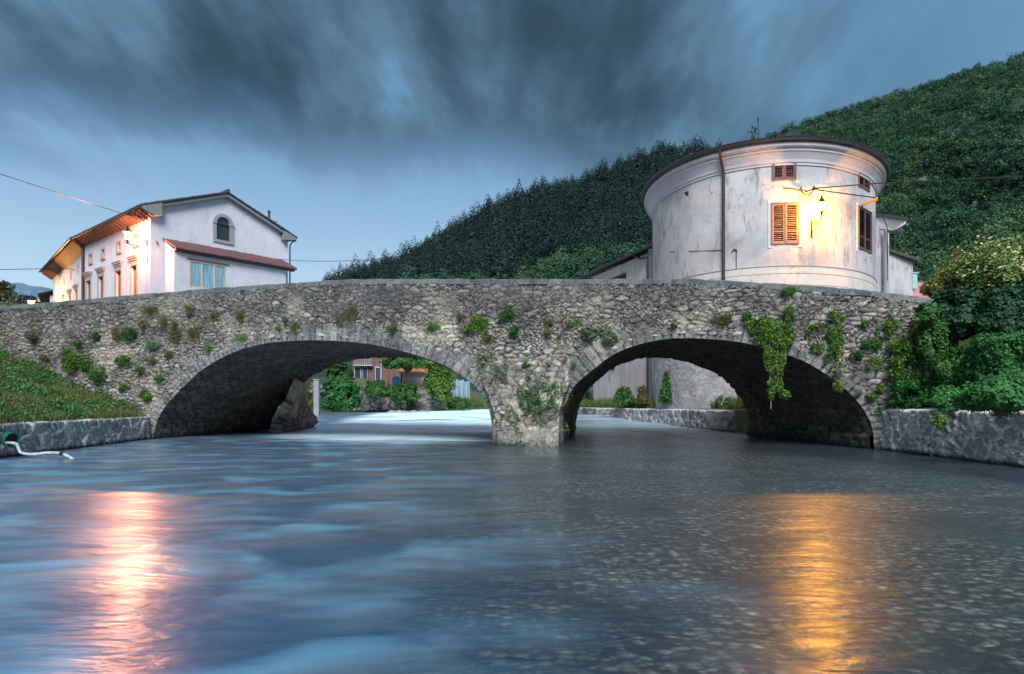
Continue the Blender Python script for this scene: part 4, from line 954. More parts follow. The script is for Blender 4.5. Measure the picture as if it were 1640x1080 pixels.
# ------------------------------------------------------------------ adjoining house, turned a little further away
AC = np.array([HC[0] + HW[0] * (HL + .02), HC[1] + HW[1] * (HL + .02)]); AW = np.array([-.674, .7387]); AG = np.array([.7387, .674]); AN = -AG
def Ap(g, w, z): return V3((AC[0] + AG[0] * g + AW[0] * w, AC[1] + AG[1] * g + AW[1] * w, z))
AL = on_line(85, AC, AW)
adj = empty('row_house', Ap(4, AL / 2, BZ), 0, 'pale row house with olive shutters joined to the far end of the white gabled house', 'house')
mb = MB(); mb.prism([Ap(0, .03, BZ), Ap(8, 1.4, BZ), Ap(8, 1.4, 13.6), Ap(0, .03, 13.6)][::1], (0, 0, 0), (0, 0, .001))
mb = MB(); mb.prism([Ap(0, .03, BZ), Ap(8, 1.6, BZ), Ap(8, AL, BZ), Ap(0, AL, BZ)], (0, 0, 0), (0, 0, 10.7)); awl = mb.build('wall', M['white_plaster'], adj)
cc = MB(); aw_ = []
for px in (122.5, 112, 101, 91): w0 = on_line(px, AC, AW); aw_.append((1, w0 - .5, w0 + .5, 8.2, 10.5))
for px in (124.5, 113.5, 102.5, 93): w0 = on_line(px, AC, AW); aw_.append((0, w0 - .3, w0 + .3, 11.75, 12.55))
for k, p0, p1, z0, z1 in aw_: cc.prism([Ap(.25, p0, z0), Ap(.25, p1, z0), Ap(.25, p1, z1), Ap(.25, p0, z1)], (0, 0, 0), (AN[0] * .5, AN[1] * .5, 0))
cut(awl, cc)
for k, p0, p1, z0, z1 in aw_:
    f = frame_window(adj, AC, AW, AN, p0, p1, z0, z1, M['wood'], M['green_shutter'] if k else M['dark_inside'], 1 if k else 0, .07, .08)
    if k:
        c_ = MB()
        for dz, pr, wd, hh in ((.10, .08, .25, .16), (.24, .14, .35, .12), (.36, .2, .45, .12)): obox(c_, P2(AC, AW, (p0 + p1) / 2, AN, pr / 2, z1 + dz + .05), AW, AN, p1 - p0 + wd, pr, hh)
        c_.build('cornice', M['tan_stone'], f)
r_ = Ap(4, -.3, 0); tile_roof('roof', (r_.x, r_.y), AW, AN, AL + 1.2, 4.95, 15.9, .38, M['tiles'], adj, .3, .05, row=.5)
tile_roof('roof', (r_.x, r_.y), AW, -AN, AL + 1.2, 4.9, 15.9, .38, M['tiles'], adj, .3, .05, row=.5)
sf = MB(); sf.prism([Ap(-.82, -.2, 13.80), Ap(-.02, -.2, 13.25), Ap(-.02, -.2, 13.4), Ap(-.82, -.2, 13.92)], (0, 0, 0), (AW[0] * (AL + 1), AW[1] * (AL + 1), 0)); sf.build('eave', M['eave_wood'], adj)
gt = MB(); gt.tube([Ap(-.95, -.3, 13.95), Ap(-.95, AL + .9, 13.95)], .09, 8); gt.build('gutter', M['pipe'], adj)
# farther house with a low roof, lit by the street lamp
FH = np.array([(80 - 820) / F * 78, 78.0]); fd = np.array([-.55, .835]); fn = np.array([-.835, -.55])
fh = empty('small_house', (FH[0] - 2, FH[1] + 3, BZ), 0, 'small far house with a shallow roof lit orange by the low street lamp', 'house')
mb = MB(); mb.prism([P2(FH, fd, 0, z=BZ), P2(FH, fd, 12, z=BZ), P2(FH, fd, 12, fn, -6, BZ), P2(FH, fd, 0, fn, -6, BZ)], (0, 0, 0), (0, 0, 11.2)); mb.build('wall', M['white_plaster'], fh)
r_ = P2(FH, fd, -.5, fn, -3); tile_roof('roof', (r_.x, r_.y), fd, fn, 13, 4.2, 15.7, .35, M['tiles'], fh, .3, .05, row=.5)
tile_roof('roof', (r_.x, r_.y), fd, -fn, 13, 4, 15.7, .35, M['tiles'], fh, .3, .05, row=.5)
c_ = MB(); obox(c_, P2(FH, fd, 3.0, fn, .03, 12.2), fd, fn, 1.1, .1, 2.4); c_.build('door', M['wood'], fh)
# roofs beyond
def shed(name, label, px0, px1, pyt, pye, Yd, wallm, roofm, depth=7):
    a_ = at(px0, pye, Yd); b_ = at(px1, pye, Yd); o_ = empty(name, ((a_.x + b_.x) / 2, Yd + depth / 2, BZ), 0, label, 'house')
    m_ = MB(); m_.box(((a_.x + b_.x) / 2, Yd + depth / 2, (BZ + a_.z) / 2), (b_.x - a_.x, depth, a_.z - BZ)); m_.build('wall', wallm, o_)
    zt_ = zat(pyt, Yd + depth / 2); L_ = b_.x - a_.x + .8; sl = (zt_ - a_.z) / (depth / 2)
    tile_roof('roof', (a_.x - .4, Yd + depth / 2), (1, 0), (0, -1), L_, depth / 2 + .4, zt_, sl, roofm, o_, .3, .05, row=.5)
    tile_roof('roof', (a_.x - .4, Yd + depth / 2), (1, 0), (0, 1), L_, depth / 2 + .4, zt_, sl, roofm, o_, .3, .05, row=.5)
    return o_
shed('village_house', 'distant dark roofed house low behind the left end of the parapet', 55, 72, 473, 482, 95, M['annex_plaster'], M['orange_roof'])

# ------------------------------------------------------------------ rotunda: round-ended old building on the right
E_ = np.array([.354, .9352]); S_ = np.array([.9352, -.354]); CC = E_ * 40.5; EA, EB = 5.95, 8.0
def ell(ph, off=0.0):           # ph 0 = right, 90 = front, 180 = left
    c, s_ = math.cos(ph), math.sin(ph)
    p = CC + S_ * EA * c - E_ * EB * s_
    n = S_ * (c / EA) - E_ * (s_ / EB); n = n / np.linalg.norm(n); return p + n * off, n
BACK = 9.0
def outline(off=0.0, N=72, back=True):
    pts = [ell(math.pi * k / N, off)[0] for k in range(N + 1)]
    if back: pts = [CC + S_ * (EA + off) + E_ * (BACK + off)] + pts + [CC - S_ * (EA + off) + E_ * (BACK + off)]
    return pts
phs = np.linspace(0, math.pi, 4001)
_pp = np.array([ell(p)[0] for p in phs]); _px = 820 + F * _pp[:, 0] / _pp[:, 1]; _dn = np.linalg.norm(_pp, axis=1)
def EPt(px, off=0.0):
    lo_, hi_ = np.argmax(_px), np.argmin(_px); seg = slice(min(lo_, hi_), max(lo_, hi_)); i = seg.start + int(np.argmin(np.abs(_px[seg] - px)))
    p, n = ell(phs[i], off); return p, n, np.array([-n[1], n[0]])
rot = empty('round_building', (CC[0], CC[1], .8), 0, 'weathered white round-ended building with brown shutters standing behind the right half of the bridge', 'building')
def shell(name, off_in, off_out, z0, z1, mat, parent, smooth=False):
    a_ = outline(off_out); b_ = outline(off_in); n_ = len(a_)
    vs = [(p[0], p[1], z0) for p in a_] + [(p[0], p[1], z1) for p in a_] + [(p[0], p[1], z1) for p in b_] + [(p[0], p[1], z0) for p in b_]
    fs = [(r_ * n_ + i, ((r_ + 1) % 4) * n_ + i, ((r_ + 1) % 4) * n_ + (i + 1) % n_, r_ * n_ + (i + 1) % n_) for r_ in range(4) for i in range(n_)]
    return rawmesh(name, vs, fs, mat, parent, smooth)
rw = shell('wall', -.45, 0, .5, 13.0, M['old_plaster'], rot)
def zE(py, px): return zat(py, EPt(px)[0][1])
RWIN = [(1234.5, 1279.5, 392, 325, 'warm'), (1236, 1275, 289, 263, 'sm'), (1374, 1394.5, 403, 335, 'tall'), (1374, 1391.5, 303, 274, 'sm')]
cc = MB(); rinfo = []
for x0, x1, yb, yt, kd in RWIN:
    p0, _, _ = EPt(x0); p1, _, _ = EPt(x1); pm, n, u = EPt((x0 + x1) / 2)
    u = (p1 - p0) / np.linalg.norm(p1 - p0); n = np.array([u[1], -u[0]]); wdt = np.linalg.norm(p1 - p0); c_ = (p0 + p1) / 2
    z0, z1 = zat(yb, c_[1]), zat(yt, c_[1]); rinfo.append((c_, u, n, wdt, z0, z1, kd))
    obox(cc, (c_[0], c_[1], (z0 + z1) / 2), u, n, wdt, .44, z1 - z0)
for px, py, r_ in ((1099, 311, .17), (1049, 342, .14)):
    p, n, u = EPt(px); obox(cc, (p[0], p[1], zat(py, p[1])), u, n, r_ * 2, .5, r_ * 1.5)
p, n, u = EPt(1387); obox(cc, (p[0], p[1], zat(459, p[1])), u, n, .16, .4, .16)
cut(rw, cc)
for c_, u, n, wdt, z0, z1, kd in rinfo:
    f = MB(); t_ = .05
    for s_ in (-1, 1): obox(f, P2(c_, u, s_ * (wdt / 2 - t_ / 2), n, .02, (z0 + z1) / 2), u, n, t_, .10, z1 - z0)
    for z_ in (z0 + t_ / 2, z1 - t_ / 2): obox(f, P2(c_, u, 0, n, .02, z_), u, n, wdt - 2 * t_, .098, t_)
    win = f.build('window', M['shutter'], rot)
    m_ = M['shutter_warm'] if kd == 'warm' else M['shutter']
    louvre(win, c_, u, n, -wdt / 2 + t_, -.006, z0 + t_, z1 - t_, m_, .02 if kd != 'warm' else .03, .085, .075, broken=1)
    louvre(win, c_, u, n, .006, wdt / 2 - t_, z0 + t_, z1 - t_, m_, .02 if kd != 'warm' else .05, .085, .075, broken=1)
    bk = MB(); obox(bk, P2(c_, u, 0, n, -.16, (z0 + z1) / 2), u, n, wdt - .02, .02, z1 - z0 - .02); bk.build('pane', M['dark_inside'], win)
    if kd in ('warm', 'tall'):
        b_ = MB(); e_ = .13
        for s_ in (-1, 1): obox(b_, P2(c_, u, s_ * (wdt / 2 + e_ / 2), n, -.05, (z0 + z1) / 2), u, n, e_, .14, z1 - z0 + .02)
        for z_ in (z0 - e_ / 2 - .01, z1 + e_ / 2 + .01): obox(b_, P2(c_, u, 0, n, -.05, z_), u, n, wdt + 2 * e_, .142, e_)
        b_.build('surround', M['base_plaster'], win)
for px, py in ((1099, 311), (1049, 342)):
    p, n, u = EPt(px); b_ = MB(); obox(b_, (p[0] - n[0] * .3, p[1] - n[1] * .3, zat(py, p[1])), u, n, .4, .03, .3); b_.build('vent_hole', M['dark_inside'], rot)
shell('base_band', -.1, .035, .5, 7.62, M['base_plaster'], rot)
shell('string_line', -.1, .06, 7.62, 7.66, M['tan_stone'], rot)
shell('string_line', -.1, .042, 7.28, 7.295, M['shutter'], rot); shell('string_line', -.1, .042, 6.75, 6.765, M['shutter'], rot)
def sweep(name, prof, mat, closed=False):
    rings = [outline(o_) for o_, z in prof]; n_ = len(rings[0])
    vs = [(p[0], p[1], prof[k][1]) for k in range(len(prof)) for p in rings[k]]
    fs = [(k * n_ + i, (k + 1) * n_ + i, (k + 1) * n_ + (i + 1) % n_, k * n_ + (i + 1) % n_) for k in range(len(prof) - 1) for i in range(n_)]
    if closed: k = len(prof) - 1; fs += [(k * n_ + i, i, (i + 1) % n_, k * n_ + (i + 1) % n_) for i in range(n_)]
    return rawmesh(name, vs, fs, mat, rot, False)
sweep('cornice', [(-.1, 12.30), (.05, 12.30), (.06, 12.40), (.10, 12.42), (.13, 12.55), (.22, 12.72), (.30, 12.86), (.33, 12.87), (.34, 12.97), (.42, 13.0), (.48, 13.06), (.49, 13.20), (-.1, 13.20)], M['cornice'], True)
sweep('eave_edge', [(.0, 13.205), (.56, 13.205), (.63, 13.24), (.66, 13.33), (.63, 13.36), (.0, 13.60)], M['roof_dark'], True)
ro = outline(.62); apex = [CC - E_ * .5, CC + E_ * 8]
vs = [(p[0], p[1], 13.41) for p in ro] + [(apex[0][0], apex[0][1], 15.3), (apex[1][0], apex[1][1], 15.3)]; n_ = len(ro)
fs = []
for i in range(n_ - 1): fs.append((i, i + 1, n_) if i > 0 and i < n_ - 2 else ((0, 1, n_, n_ + 1) if i == 0 else (n_ - 2, n_ - 1, n_ + 1, n_)))
fs.append((n_ - 1, 0, n_ + 1)); rawmesh('roof', vs, fs, M['tiles'], rot)
mb = MB(); 
for k in range(150):           # tile ends along the eave
    p, n = ell(math.pi * (k + .5) / 150, .66); q, _ = ell(math.pi * (k + .5) / 150, .3)
    mb.tube([(p[0], p[1], 13.385), (q[0], q[1], 13.48)], .045, 6)
mb.build('eave_tiles', M['roof_dark'], rot)
mb = MB(); p, n, u = EPt(1350, -1.2); mb.box((p[0], p[1], 13.5), (.3, .3, .9)); mb.box((p[0], p[1], 13.98), (.38, .38, .06)); mb.build('chimney', M['cornice'], rot)
p, n, u = EPt(1160.5); mb = MB()
mb.tube([(p[0] + n[0] * .56, p[1] + n[1] * .56, 13.25), (p[0] + n[0] * .54, p[1] + n[1] * .54, 13.0), (p[0] + n[0] * .2, p[1] + n[1] * .2, 12.45), (p[0] + n[0] * .13, p[1] + n[1] * .13, 12.2), (p[0] + n[0] * .13, p[1] + n[1] * .13, 5.3)], .07, 8)
for z in (11, 9, 7.2, 5.6): mb.lathe([(.085, 0), (.085, .06)], (p[0] + n[0] * .13, p[1] + n[1] * .13, z), 8)
mb.build('downpipe', M['pipe'], rot)
# lower stone face of the building above the river grass, seen through the arch
def lowface(off, z0, z1):
    ph = np.linspace(R(100), R(182), 90); zs_ = np.arange(z0, z1, .09)
    Pn = [ell(q) for q in ph]; PP = np.array([p for p, n in Pn]); NN = np.array([n for p, n in Pn])
    s_ = np.r_[0, np.cumsum(np.linalg.norm(np.diff(PP, axis=0), axis=1))]
    SS, ZZ = np.meshgrid(s_, zs_, indexing='ij'); h, a, e, b = rubble(SS, ZZ, (.5, .3), (.22, .13), .4, .03, 61)
    V = np.stack([PP[:, 0][:, None] + NN[:, 0][:, None] * (off + h), PP[:, 1][:, None] + NN[:, 1][:, None] * (off + h), ZZ], -1)
    return rawmesh('stone_base', V.reshape(-1, 3), grid_faces(*SS.shape), M['pale_rubble'], rot, True, {'stone': scol(a, e, b).reshape(-1, 4)})
lowface(.05, .5, 5.2)
# annex on the left flank, low eave
NA = np.array([(1043 - 820) / F * 38.5, 38.5]); FA = np.array([(950 - 820) / F * 46.2, 46.2]); ad = (FA - NA) / np.linalg.norm(FA - NA); an = np.array([-ad[1], ad[0]]); AXL = np.linalg.norm(FA - NA)
annex = empty('lean_to_building', (NA[0] + 2.5, NA[1] + 5, .8), 0, 'low pinkish plastered building with a dark sloping eave attached left of the round building', 'building')
mb = MB(); st_ = P2(NA, ad, -.0); mb.prism([P2(NA, ad, .35, z=.5), P2(NA, ad, AXL, z=.5), P2(NA, ad, AXL, an, -4, .5), P2(NA, ad, .35, an, -4, .5)], (0, 0, 0), (0, 0, 9.75)); xw = mb.build('wall', M['annex_plaster'], annex)
cc = MB(); q0, q1 = on_line(1003, NA, ad), on_line(975, NA, ad)
obox(cc, P2(NA, ad, (q0 + q1) / 2, an, 0, 8.8), ad, an, q1 - q0, .5, 1.7); cut(xw, cc)
f = frame_window(annex, NA, ad, an, q0, q1, 7.95, 9.65, M['shutter'], M['dark_inside'], 1, .09, .08)
mb = MB(); obox(mb, P2(NA, ad, q0 + (q1 - q0) * .75, an, -.06, 8.9), ad, an, (q1 - q0) * .36, .02, .9); mb.build('curtain', M['cornice'], f)
r_ = P2(NA, ad, .1, an, -3.6); tile_roof('roof', (r_.x, r_.y), ad, an, AXL + .3, 4.1, 11.9, .36, M['tiles'], annex, .26, .05)
mb = MB(); mb.tube([P2(NA, ad, .1, an, .55, 10.36), P2(NA, ad, AXL + .4, an, .55, 10.36)], .08, 8); mb.tube([P2(NA, ad, 1.2, an, .5, 10.3), P2(NA, ad, .9, an, .2, 10.0), P2(NA, ad, .25, an, .15, 9.95), P2(NA, ad, .22, an, .12, 9.6), P2(NA, ad, .22, an, .12, .9)], .075, 8)
mb.build('gutter', M['pipe'], annex)
mb = MB(); mb.box(P2(NA, ad, .12, an, -.15, 5.6), (.5, .5, 9.6)); mb.build('corner_post', M['board_grey'], annex)
mb = MB(); mb.tube([P2(NA, ad, 3.4, an, .1, .9), P2(NA, ad, 3.4, an, .1, 4.6)], .05, 6); mb.build('drain', M['grey_stone'], annex)
mb = MB(); obox(mb, P2(NA, ad, 5.0, an, 0.0, 3.7), ad, an, .35, .12, .5); mb.build('small_opening', M['dark_inside'], annex)
# right flank: buttress with its own cornice, and lower outhouse
def block(name, parent, px0, px1, py0, py1, Y0, Y1, z0, mat, depth=5):
    a_ = at(px0, py0, Y0); b_ = at(px1, py1, Y1); d = (b_ - a_); d2 = np.array([d.x, d.y]); d2 /= np.linalg.norm(d2); n2 = np.array([-d2[1], d2[0]])
    m_ = MB(); m_.prism([V3((a_.x, a_.y, z0)), V3((b_.x, b_.y, z0)), b_, a_], (0, 0, 0), (n2[0] * depth, n2[1] * depth, 0)); return m_.build(name, mat, parent), a_, b_, d2, n2
wing, a_, b_, d2, n2 = block('side_wing', rot, 1400, 1424, 352, 356, 36.5, 37.2, 3.0, M['old_plaster'], 7)
m_ = MB(); m_.prism([a_ + V3((-.3, -.3, .12)), b_ + V3((.75, -.35, .02)), b_ + V3((.75, -.35, -.18)), b_ + V3((.2, -.1, -.5)), a_ + V3((-.3, -.05, -.45))], (0, 0, 0), (n2[0] * 7.5, n2[1] * 7.5, 0)); m_.build('wing_cornice', M['cornice'], rot)
m_ = MB(); m_.prism([a_ + V3((-.3, -.35, .12)), b_ + V3((.85, -.42, .02)), b_ + V3((.85, -.42, .16)), a_ + V3((-.3, -.35, .30))], (0, 0, 0), (n2[0] * 7.8, n2[1] * 7.8, 0)); m_.build('wing_roof', M['roof_dark'], rot)
m_ = MB(); pz = at(1416, 400, 36.7); m_.tube([(pz.x, pz.y - .12, 11), (pz.x, pz.y - .12, 3)], .10, 8); m_.build('drain_stain_pipe', M['grey_stone'], rot)
outh = empty('outhouse', at(1442, 470, 40), 0, 'low rough-plastered outhouse stepping down right of the round building', 'building')
ow, a_, b_, d2, n2 = block('wall', outh, 1423.5, 1462, 405, 419, 39, 40.2, 3.0, M['old_plaster'], 5)
m_ = MB(); m_.prism([a_ + V3((-.1, -.25, .02)), b_ + V3((.3, -.25, -.05)), b_ + V3((.3, -.25, .12)), a_ + V3((-.1, -.25, .2))], (0, 0, 0), (n2[0] * 5.5, n2[1] * 5.5, 0)); m_.build('roof', M['tiles'], outh)
m_ = MB(); q = at(1466, 450, 41); m_.box((q.x, q.y + .3, q.z), (.32, .5, .95)); m_.box((q.x, q.y + .3, q.z + .51), (.42, .6, .07)); m_.box((q.x, q.y + .3, (q.z + 3) / 2 - .2), (.12, .12, q.z - 3.4)); tag(m_.build('meter_cabinet', M['teal_paint']), 'pale teal box at the right corner of the outhouse above the parapet', 'cabinet')
m_ = None
shed('tiled_house', 'bright red tiled roof glimpsed between the outhouse and the tree on the right', 1463, 1510, 453, 474, 46, M['white_plaster'], M['bright_tiles'], 5)

# roof figure
fp, fn_, fu_ = EPt(1205, -.35); fo = V3((fp[0], fp[1], 13.52))
fig = empty('roof_figure', fo, 0, 'small dark metal striding figure with a tall spear on the roof of the round building', 'statue')
U3 = V3((1, 0, 0)); zq = lambda x, z: fo + U3 * x + V3((0, 0, z))
mb = MB(); mb.lathe([(.26, 0), (.24, .08), (.1, .14)], fo, 8); mb.build('pedestal', M['bronze'], fig)
sk = [(0, 0, .40, .06), (0.01, 0, .56, .055), (.0, 0, .68, .07), (-.01, 0, .76, .03), (-.015, 0, .84, .058), (-.015, 0, .92, .045),
      (-.05, 0, .26, .04), (-.09, 0, .13, .028), (.07, 0, .27, .04), (.14, 0, .13, .028),
      (-.10, 0, .58, .026), (-.20, 0, .60, .022), (.11, 0, .60, .026), (.20, 0, .50, .022), (-.13, 0, .12, .02), (.18, 0, .125, .02)]
ed = [(0, 1), (1, 2), (2, 3), (3, 4), (4, 5), (0, 6), (6, 7), (0, 8), (8, 9), (2, 10), (10, 11), (2, 12), (12, 13), (7, 14), (9, 15)]
me = bpy.data.meshes.new('body'); me.from_pydata([(x, y, z + .02) for x, y, z, r_ in sk], ed, []); me.materials.append(M['bronze'])
bo = bpy.data.objects.new('body', me); COL.objects.link(bo); bo.parent = fig
sm_ = bo.modifiers.new('skin', 'SKIN'); me.skin_vertices[0].data[0].use_root = True
for i, s_ in enumerate(sk): me.skin_vertices[0].data[i].radius = (s_[3], s_[3])
bo.modifiers.new('sub', 'SUBSURF').levels = 1
mb = MB(); mb.tube([zq(.27, .02), zq(.25, 1.05)], .014, 6); mb.tube([zq(.25, 1.05), zq(.25, 1.22), zq(.25, 1.36)], [.014, .035, .004], 6)
mb.tube([zq(.20, .50), zq(.26, .52)], .018, 5); mb.build('spear', M['bronze'], fig)
mb = MB(); mb.tube([zq(-.20, .60), zq(-.26, .66), zq(-.27, .76)], [.018, .02, .006], 6); mb.build('horn', M['bronze'], fig)
mb = MB(); mb.tube([zq(.10, .66), zq(.14, .78), zq(.11, .85)], [.05, .07, .03], 6); mb.build('satchel', M['bronze'], fig)

# ------------------------------------------------------------------ lamps
def lantern(parent, c, sc, power, col=(1.0, .37, .02)):
    c = V3(c); k6 = 6; rb, rt, h = .11 * sc, .20 * sc, .40 * sc
    pt = lambda r_, z, k: c + V3((r_ * math.cos(2 * math.pi * k / k6), r_ * math.sin(2 * math.pi * k / k6), z))
    mb = MB()
    for k in range(k6): mb.tube([pt(rb, 0, k), pt(rt, h, k)], .009 * sc, 5); mb.tube([pt(rt, h, k), pt(rt, h, k + 1)], .012 * sc, 5); mb.tube([pt(rb, 0, k), pt(rb, 0, k + 1)], .015 * sc, 5)
    mb.lathe([(.03 * sc, -.16 * sc), (.06 * sc, -.10 * sc), (.03 * sc, -.06 * sc), (rb, 0)], c, 8)
    body = mb.build('lantern', M['iron'], parent)
    mb = MB(); mb.lathe([(rt * 1.18, h), (rt * .9, h + .07 * sc), (rt * .45, h + .17 * sc), (rt * .4, h + .2 * sc), (.03 * sc, h + .26 * sc), (.045 * sc, h + .30 * sc), (.008 * sc, h + .38 * sc)], c, 6); mb.build('cap', M['iron'], body)
    mb = MB(); mb.add([pt(rb * .97, .01, k) for k in range(k6)] + [pt(rt * .97, h - .01, k) for k in range(k6)], [(k, (k + 1) % k6, k6 + (k + 1) % k6, k6 + k) for k in range(k6)]); mb.build('glass', M['lit_glass'], body)
    mb = MB(); mb.lathe([(.02, -.06), (.055, -.03), (.065, .02), (.04, .07), (.01, .09)], c + V3((0, 0, h * .5)), 10); mb.build('bulb', M['bulb'], body, True)
    L_ = bpy.data.lights.new('lamp_light', 'POINT'); L_.energy = power; L_.color = col; L_.shadow_soft_size = .09
    lo_ = bpy.data.objects.new('lamp_light', L_); COL.objects.link(lo_); lo_.parent = parent; lo_.location = c + V3((0, 0, h * .5)) - V3(org(parent))
    return body
POW_L, POW_R, POW_S = 4300, 2700, 1500
# left lamp on its long scrolled arm
w0 = on_line(236.5, HC, HW); base = P2(HC, HW, w0, HNf, .04); fN = V3((HNf[0], HNf[1], 0))
lampL = empty('wall_lamp', (base.x, base.y, 11.6), 0, 'lit wall lantern on a long scrolled iron arm at the corner of the white house', 'lamp', 'lit lanterns')
mb = MB(); zb_ = lambda z: V3((base.x, base.y, z))
mb.tube([zb_(10.65), zb_(12.15)], .03, 6); zA = 11.62
mb.tube([zb_(zA - .05), zb_(zA + .08) + fN * 1.35], .022, 6)
mb.tube([zb_(11.0) + fN * .1, zb_(11.25) + fN * .5, zb_(11.58) + fN * .95], .014, 5)
for cx, cz, r_ in ((.28, 11.36, .13), (.55, 11.42, .10), (.16, 11.15, .09)):
    mb.tube([zb_(cz) + fN * cx + fN * (r_ * (1 - q / 20) * math.cos(q * .55)) + V3((0, 0, r_ * (1 - q / 20) * math.sin(q * .55))) for q in range(16)], .010, 5)
mb.build('bracket', M['iron'], lampL)
mb = MB(); obox(mb, zb_(12.0) + fN * .08, HW, HNf, .2, .14, .3); mb.build('junction_box', M['grey_stone'], lampL)
lantern(lampL, zb_(zA + .26) + fN * 1.18, 1.3, POW_L, (1.0, .34, .16))
# right lamp
p, n, u = EPt(1299); zR0 = zat(381, p[1]); zR1 = zat(353, p[1]); N3 = V3((n[0], n[1], 0)); bs = V3((p[0], p[1], 0)) + N3 * .04; U3r = V3((u[0], u[1], 0))
lampR = empty('wall_lamp', (bs.x, bs.y, zR0), 0, 'lit wall lantern beside the shutters on the round building', 'lamp', 'lit lanterns')
tgt = at(1316, 345, bs.y - .75); tip = V3((tgt.x, tgt.y, tgt.z))
mb = MB(); mb.tube([bs + V3((0, 0, zR0)), bs + V3((0, 0, zR1))], .035, 6)
q0_ = bs + V3((0, 0, zR1 - .1)); q1_ = tip - V3((0, 0, .12)); mb.tube([q0_, (q0_ + q1_) / 2 + V3((0, 0, .03)), q1_], .022, 6)
q2_ = bs + V3((0, 0, zR0 + .2)); mb.tube([q2_, q2_.lerp(q1_, .35) - V3((0, 0, .05)), q2_.lerp(q1_, .8)], .018, 5)
for f_, r_ in ((.3, .10), (.5, .08)):
    cq = q0_.lerp(q1_, f_) - V3((0, 0, .16)); dr = (q1_ - q0_).normalized()
    mb.tube([cq + dr * (r_ * (1 - q / 20) * math.cos(q * .55)) + V3((0, 0, r_ * (1 - q / 20) * math.sin(q * .55))) for q in range(16)], .012, 5)
mb.tube([q1_, tip], .03, 6)
mb.build('bracket', M['iron'], lampR); lantern(lampR, tip + V3((0, 0, .16)), 1.0, POW_R)
# low street lamp behind the left end of the parapet
sp_ = at(50, 489, 58); post = empty('street_lamp', (sp_.x, sp_.y, ROADZ), 0, 'low lit street lamp just above the parapet at the far left', 'lamp', 'lit lanterns')
mb = MB(); mb.tube([(sp_.x, sp_.y, ROADZ), (sp_.x, sp_.y, sp_.z - .3)], [.09, .05], 8); mb.lathe([(.18, 0), (.16, .3), (.08, .4)], (sp_.x, sp_.y, ROADZ), 10); mb.build('post', M['iron'], post)
lantern(post, sp_ - V3((0, 0, .2)), 1.5, POW_S * 3, (1, .42, .10))

# ------------------------------------------------------------------ cables
def cable(name, pts, r_, label, sag=0.0, cat='cable'):
    out_ = []
    for a_, b_ in zip(pts[:-1], pts[1:]):
        a_, b_ = V3(a_), V3(b_)
        for q in np.linspace(0, 1, 14, endpoint=False): out_.append(a_.lerp(b_, q) - V3((0, 0, sag * 4 * q * (1 - q))))
    out_.append(V3(pts[-1])); mb = MB(); mb.tube(out_, r_, 5); return tag(mb.build(name, M['cable']), label, cat)
cable('overhead_cable', [at(-120, 240, 30), at(0, 279, 34), Hp(-.85, 2.2, 14.0)], .022, 'thin black cable from the upper left edge to the eave of the white house')
cable('overhead_cable', [at(-120, 433, 44), at(0, 432, 46), at(108, 430, 53), Ap(-.05, 3.6, 12.2)], .025, 'black cable crossing low from the left edge to the row house front')
cable('overhead_cable', [Hp(GW - 1.0, -.06, 12.35), at(640, 411, 44), at(1043, 403, 38.4)], .018, 'thin cable spanning the gap between the white house and the round building', .25)
def rp_(px, py, off=.03):
    p, n, u = EPt(px, off); return V3((p[0], p[1], zat(py, p[1])))
cable('wall_cable', [rp_(x, y) for x, y in ((1046, 404), (1075, 403.5), (1110, 402.5), (1140, 401.5), (1158, 401))], .014, 'thin cable clipped round the wall of the round building left of its downpipe')
cable('wall_cable', [rp_(x, y, .05) for x, y in ((1180, 431), (1180, 400), (1176, 399), (1172, 405), (1176, 400), (1182, 402))], .016, 'short loose cable with a curled end right of the downpipe')
cable('wall_cable', [rp_(x, y, .05) for x, y in ((1254, 302), (1270, 303), (1282, 306), (1292, 306))], .022, 'black cable running left from the cable anchor under the small shutters')
anc = rp_(1287, 307, .25); an2 = rp_(1296, 302, .35)
mb = MB(); mb.tube([rp_(1283, 300, .02), rp_(1279, 305, .22), rp_(1284, 312, .3), rp_(1291, 313, .32), an2], .035, 6); mb.tube([rp_(1290, 308, .02), an2], .03, 6); mb.lathe([(.05, -.09), (.07, -.03), (.045, 0), (.07, .03), (.05, .09)], an2, 8); tag(mb.build('cable_anchor', M['pipe']), 'rusty curled cable anchor above the lantern on the round building', 'bracket')
cable('overhead_cable', [an2, at(1405, 294, 29.3), at(1640, 283, 27), at(1800, 274, 26)], .03, 'thick black cable running from the anchor to the right edge of the picture')
arm0 = rp_(1381, 328, .0); arm1 = at(1404, 320, arm0.y - .9)
mb = MB(); mb.tube([arm0, arm1], .065, 8); mb.lathe([(.04, 0), (.06, .05), (.03, .1)], arm1 + V3((0, 0, .02)), 8); tag(mb.build('rusty_bracket', M['rusty']), 'orange lamp-lit arm sticking out above the right-hand tall shutters', 'bracket')
cable('overhead_cable', [an2, at(1313, 305, 30), arm1 + V3((0, 0, .08))], .028, 'short black cable sagging from the anchor to the orange arm')
cable('overhead_cable', [arm1 + V3((0, 0, .05)), at(1412, 342, 32), at(1421, 365, 36.3), at(1422, 450, 36.6)], .022, 'black cable dropping from the orange arm past the side cornice')
